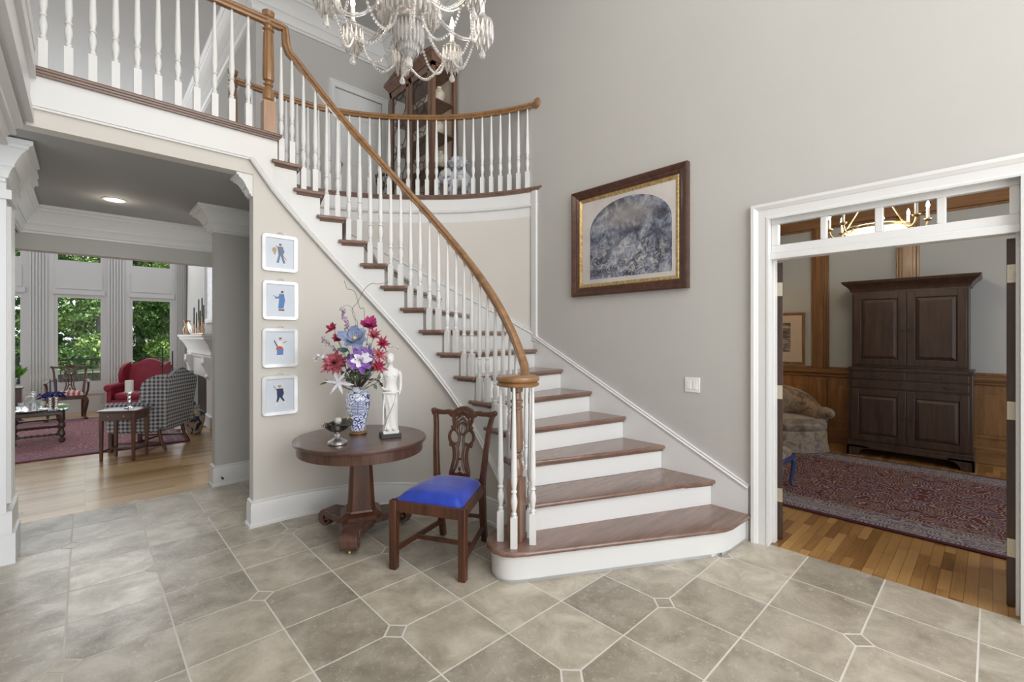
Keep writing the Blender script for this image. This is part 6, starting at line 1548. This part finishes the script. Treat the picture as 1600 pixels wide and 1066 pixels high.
for q, (x, y, lab) in enumerate(((-.355, 9.06, 'twisted glass candlestick with dark taper, left one of the pair on the coffee table'), (-.295, 9.10, 'twisted glass candlestick with dark taper, right one of the pair on the coffee table'))):
    t = thing('glass_candlestick', lab, 'candlestick', (x, y, TZ), 0, 'pair of glass candlesticks on the coffee table')
    MB().lathe([(.03, 0), (.03, .008)] + [(.012 + .008 * (q2 % 2), .02 + .016 * q2) for q2 in range(9)] + [(.018, .165), (.018, .175), (.008, .175)], seg=14).build('holder', M['crystalw'], t)
    MB().lathe([(.009, .17), (.007, .42), (.001, .43)], seg=10).build('taper', m_plain('navy_taper', (.03, .03, .10), .5) if not q else D.materials['navy_taper'], t)
bf_ = thing('flower_bowl', 'low bronze bowl of dark blue flowers on the far side of the coffee table', 'flower bowl', (-.36, 9.62, TZ))
MB().lathe([(.05, 0), (.055, .01), (.04, .02), (.09, .07), (.11, .11), (.10, .11), (.03, .03)], seg=20).build('bowl', M['copper'], bf_)
m_ = MB(); random.seed(9)
for q in range(110):
    a = random.random() * 6.28; r_ = .15 * math.sqrt(random.random()); m_.x = Matrix.Translation((r_ * math.cos(a), r_ * math.sin(a), .13 + .07 * random.random() - r_ * .2)) @ frame_of(Vector((math.cos(a) * r_ * 6, math.sin(a) * r_ * 6, 1)))
    for k2 in range(5): petal(m_, .028, .018, R(50), 0, k2 * 1.257, .8, 0, 2)
m_.x = None; m_.build('blossoms', m_plain('deep_blue_petals', (.03, .03, .20), .7, var=.4, scale=30), bf_, ang=80)
bk1 = MB().box(-.07, .07, -.05, .05, 0, .012).box(-.068, .072, -.048, .052, .012, .02).build('greeting_card', m_plain('green_card', (.40, .62, .30), .5), None); bk1.location = (-.24, 9.42, TZ); bk1.rotation_euler = (0, 0, .5); tag(bk1, 'small pale green booklet beside the blue flowers on the coffee table', 'booklet')
# plant on a brown pedestal at the left
pd = thing('plant_pedestal', 'square brown wooden pedestal at the left window holding a green plant', 'pedestal', (-.93, 11.55, 0))
MB().box(-.15, .15, -.15, .15, 0, .04).box(-.13, .13, -.13, .13, .04, .60).box(-.15, .15, -.15, .15, .60, .63).build('column', M['mahog'], pd, bevel=.005)
pp_ = thing('potted_plant', 'leafy green potted plant on the brown pedestal by the left window', 'plant', (-.93, 11.55, .631))
MB().lathe([(.06, 0), (.08, .14), (.085, .15), (.07, .15), (.06, .10)], seg=20).build('pot', M['porcelain_plain'], pp_)
m_ = MB(); random.seed(4)
for q in range(90):
    a = random.random() * 6.28; e_ = random.uniform(.1, 1.2); m_.x = Matrix.Translation((.04 * math.cos(a), .04 * math.sin(a), .15)) @ frame_of(Vector((math.cos(a) * e_, math.sin(a) * e_, 1)))
    petal(m_, random.uniform(.14, .26), .06, R(12), .3, 0, .8, 0, 4)
m_.x = None; m_.build('leaves', m_plain('plant_leaves', (.16, .34, .06), .5, var=.5, scale=20), pp_, ang=80)

# ================================================================== outdoors
gr = MB().box(-30, 40, LY + .3, 60, -.75, -.70); struct('ground', gr, m_plain('lawn', (.10, .20, .04), .9, var=.4, scale=1.5), smooth=False)
k = NB('tree_leaves'); at_ = k.n.new('ShaderNodeAttribute'); at_.attribute_name = 'rnd'
k.col(k.ramp(at_.outputs['Fac'], [(0, (.012, .035, .010)), (.45, (.05, .12, .02)), (.8, (.17, .29, .06)), (1, (.40, .52, .20))])); k.set(Roughness=.6); M['leaves'] = k.m
k = NB('bark'); nn = k.noise(k.coord((6, 6, 1)), 3, 5, .7); k.col(k.ramp(nn, [(.35, (.05, .045, .035)), (.65, (.34, .32, .29))])); k.set(Roughness=.9); M['bark'] = k.m
def crown_mesh(seed, n, rx, rz, zc):
    rnd = random.Random(seed); vs, fs, at2 = [], [], []
    blobs = [(rnd.gauss(0, rx * .42), rnd.gauss(0, rx * .42), zc + rnd.uniform(-rz * .85, rz * .85), rnd.uniform(.45, .9) * rx * .36, rnd.random()) for _ in range(30)]
    for q in range(n):
        bx, by, bz, br_, bt_ = blobs[q % len(blobs)]
        d = Vector([rnd.gauss(0, 1) for _ in range(3)]).normalized() * br_ * rnd.uniform(.75, 1.05); c = Vector((bx, by, bz)) + Vector((d.x, d.y, d.z * .6))
        u = Vector([rnd.gauss(0, 1) for _ in range(3)]).normalized(); w_ = u.cross(Vector([rnd.gauss(0, 1) for _ in range(3)])).normalized(); s_ = rnd.uniform(.035, .075)
        b_ = len(vs); vs += [tuple(c - u * s_), tuple(c + w_ * s_ * .5), tuple(c + u * s_), tuple(c - w_ * s_ * .5)]; fs.append((b_, b_ + 1, b_ + 2, b_ + 3)); at2.append(min(1, max(0, .25 + bt_ * .45 + rnd.uniform(-.2, .3))))
    me = D.meshes.new('foliage'); me.from_pydata(vs, [], fs); a = me.attributes.new('rnd', 'FLOAT', 'FACE'); a.data.foreach_set('value', at2); me.materials.append(M['leaves']); return me
cms = [crown_mesh(s_, 19000, 2.2, 3.7, 4.5) for s_ in (1, 2, 3)]
random.seed(12)
names_ = ['first', 'second', 'third', 'fourth', 'fifth', 'sixth', 'seventh', 'eighth', 'ninth', 'tenth', 'eleventh', 'twelfth']
spots = [(-3.6, 18.5), (-.9, 17.6), (.35, 19.2), (1.9, 17.8), (3.6, 18.6), (-2.4, 22), (-.1, 23), (1.5, 22), (3.4, 23.5), (5.6, 21), (-5.4, 21)]
for q, (x, y) in enumerate(spots):
    row = 'front' if y < 20 else 'back'; xs_ = sorted(a for a, b_ in spots if (b_ < 20) == (y < 20)); n_ = xs_.index(x)
    t = thing('leafy_tree', 'green leafy tree outside the living room windows, %s from the left in the %s row' % (names_[n_], row), 'tree', (x, y, -.7), random.random() * 6, 'trees outside the living room windows')
    o = D.objects.new('foliage', cms[q % 3]); COL.objects.link(o); o.parent = t; o.scale = (1, 1, random.uniform(.95, 1.2))
    MB().tube([(0, 0, 0), (.05, 0, 2), (-.05, .05, 5), (0, 0, 8)], [.19, .15, .11, .03], 10).build('trunk', M['bark'], t)
sh = crown_mesh(9, 9000, 1.3, .9, .9)
for q, (x, y) in enumerate(((-5.2, 24.5), (-3.2, 25.3), (-1.3, 24.7), (.7, 25.4), (2.6, 24.6), (4.6, 25.2))):
    o = D.objects.new('garden_shrub', sh); COL.objects.link(o); o.location = (x, y, -.7); o.rotation_euler = (0, 0, q * 1.3); o.scale = (1, 1, 1.25)
    tag(o, 'low green shrub on the lawn behind the trees, %s from the left' % names_[q], 'shrub', 'shrubs behind the trees')
hd = thing('deck_railing', 'black metal railing outside behind the carved armchair', 'railing', (0, 13.6, -.70))
rm_ = MB().box(-3, 3, 13.58, 13.62, .98, 1.02).box(-3, 3, 13.58, 13.62, .35, .38)
for q in range(49): rm_.box(-3 + q * .125 - .008, -3 + q * .125 + .008, 13.592, 13.608, .35, 1.0)
for x in (-3, -1, 1, 3): rm_.box(x - .03, x + .03, 13.57, 13.63, -.70, 1.05)
rm_.build('rail', M['black'], hd, world=True)
cr2 = thing('parked_car', 'silver parked car outside the middle living room window', 'car', (-.35, 15.6, -.70), R(6))
bd = MB(); rg = []
for x, w_, zt_, zb in ((-2.1, .60, .55, .40), (-1.9, .80, .72, .25), (-1.0, .86, .88, .2), (0, .88, .92, .2), (1.2, .88, .92, .2), (1.9, .82, .86, .25), (2.1, .70, .70, .4)):
    rg.append([(x, -w_, zb), (x, -w_ * 1.0, (zt_ + zb) / 2), (x, -w_ * .9, zt_), (x, w_ * .9, zt_), (x, w_, (zt_ + zb) / 2), (x, w_, zb)])
bd.loft(rg); bd.build('body', M['silver'], cr2, ang=60)
gh = MB().loft([[(-1.0, -.72, .86), (1.5, -.74, .88), (1.5, .74, .88), (-1.0, .72, .86)], [(-.3, -.58, 1.30), (1.0, -.58, 1.32), (1.0, .58, 1.32), (-.3, .58, 1.30)]]).build('cabin_glass', M['blackglaze'], cr2)
MB().loft([[(-.35, -.58, 1.31), (1.05, -.58, 1.33), (1.05, .58, 1.33), (-.35, .58, 1.31)], [(-.2, -.5, 1.36), (.9, -.5, 1.38), (.9, .5, 1.38), (-.2, .5, 1.36)]]).build('roof', M['silver'], cr2)
for x in (-1.35, 1.35):
    for y in (-.82, .82):
        wl_ = MB().lathe([(.20, -.09), (.32, -.09), (.33, 0), (.32, .09), (.20, .09)], seg=24); wl_.v = [(x + a, y + c_, .33 + b_) for a, b_, c_ in wl_.v]; wl_.build('wheel', M['black'], cr2)
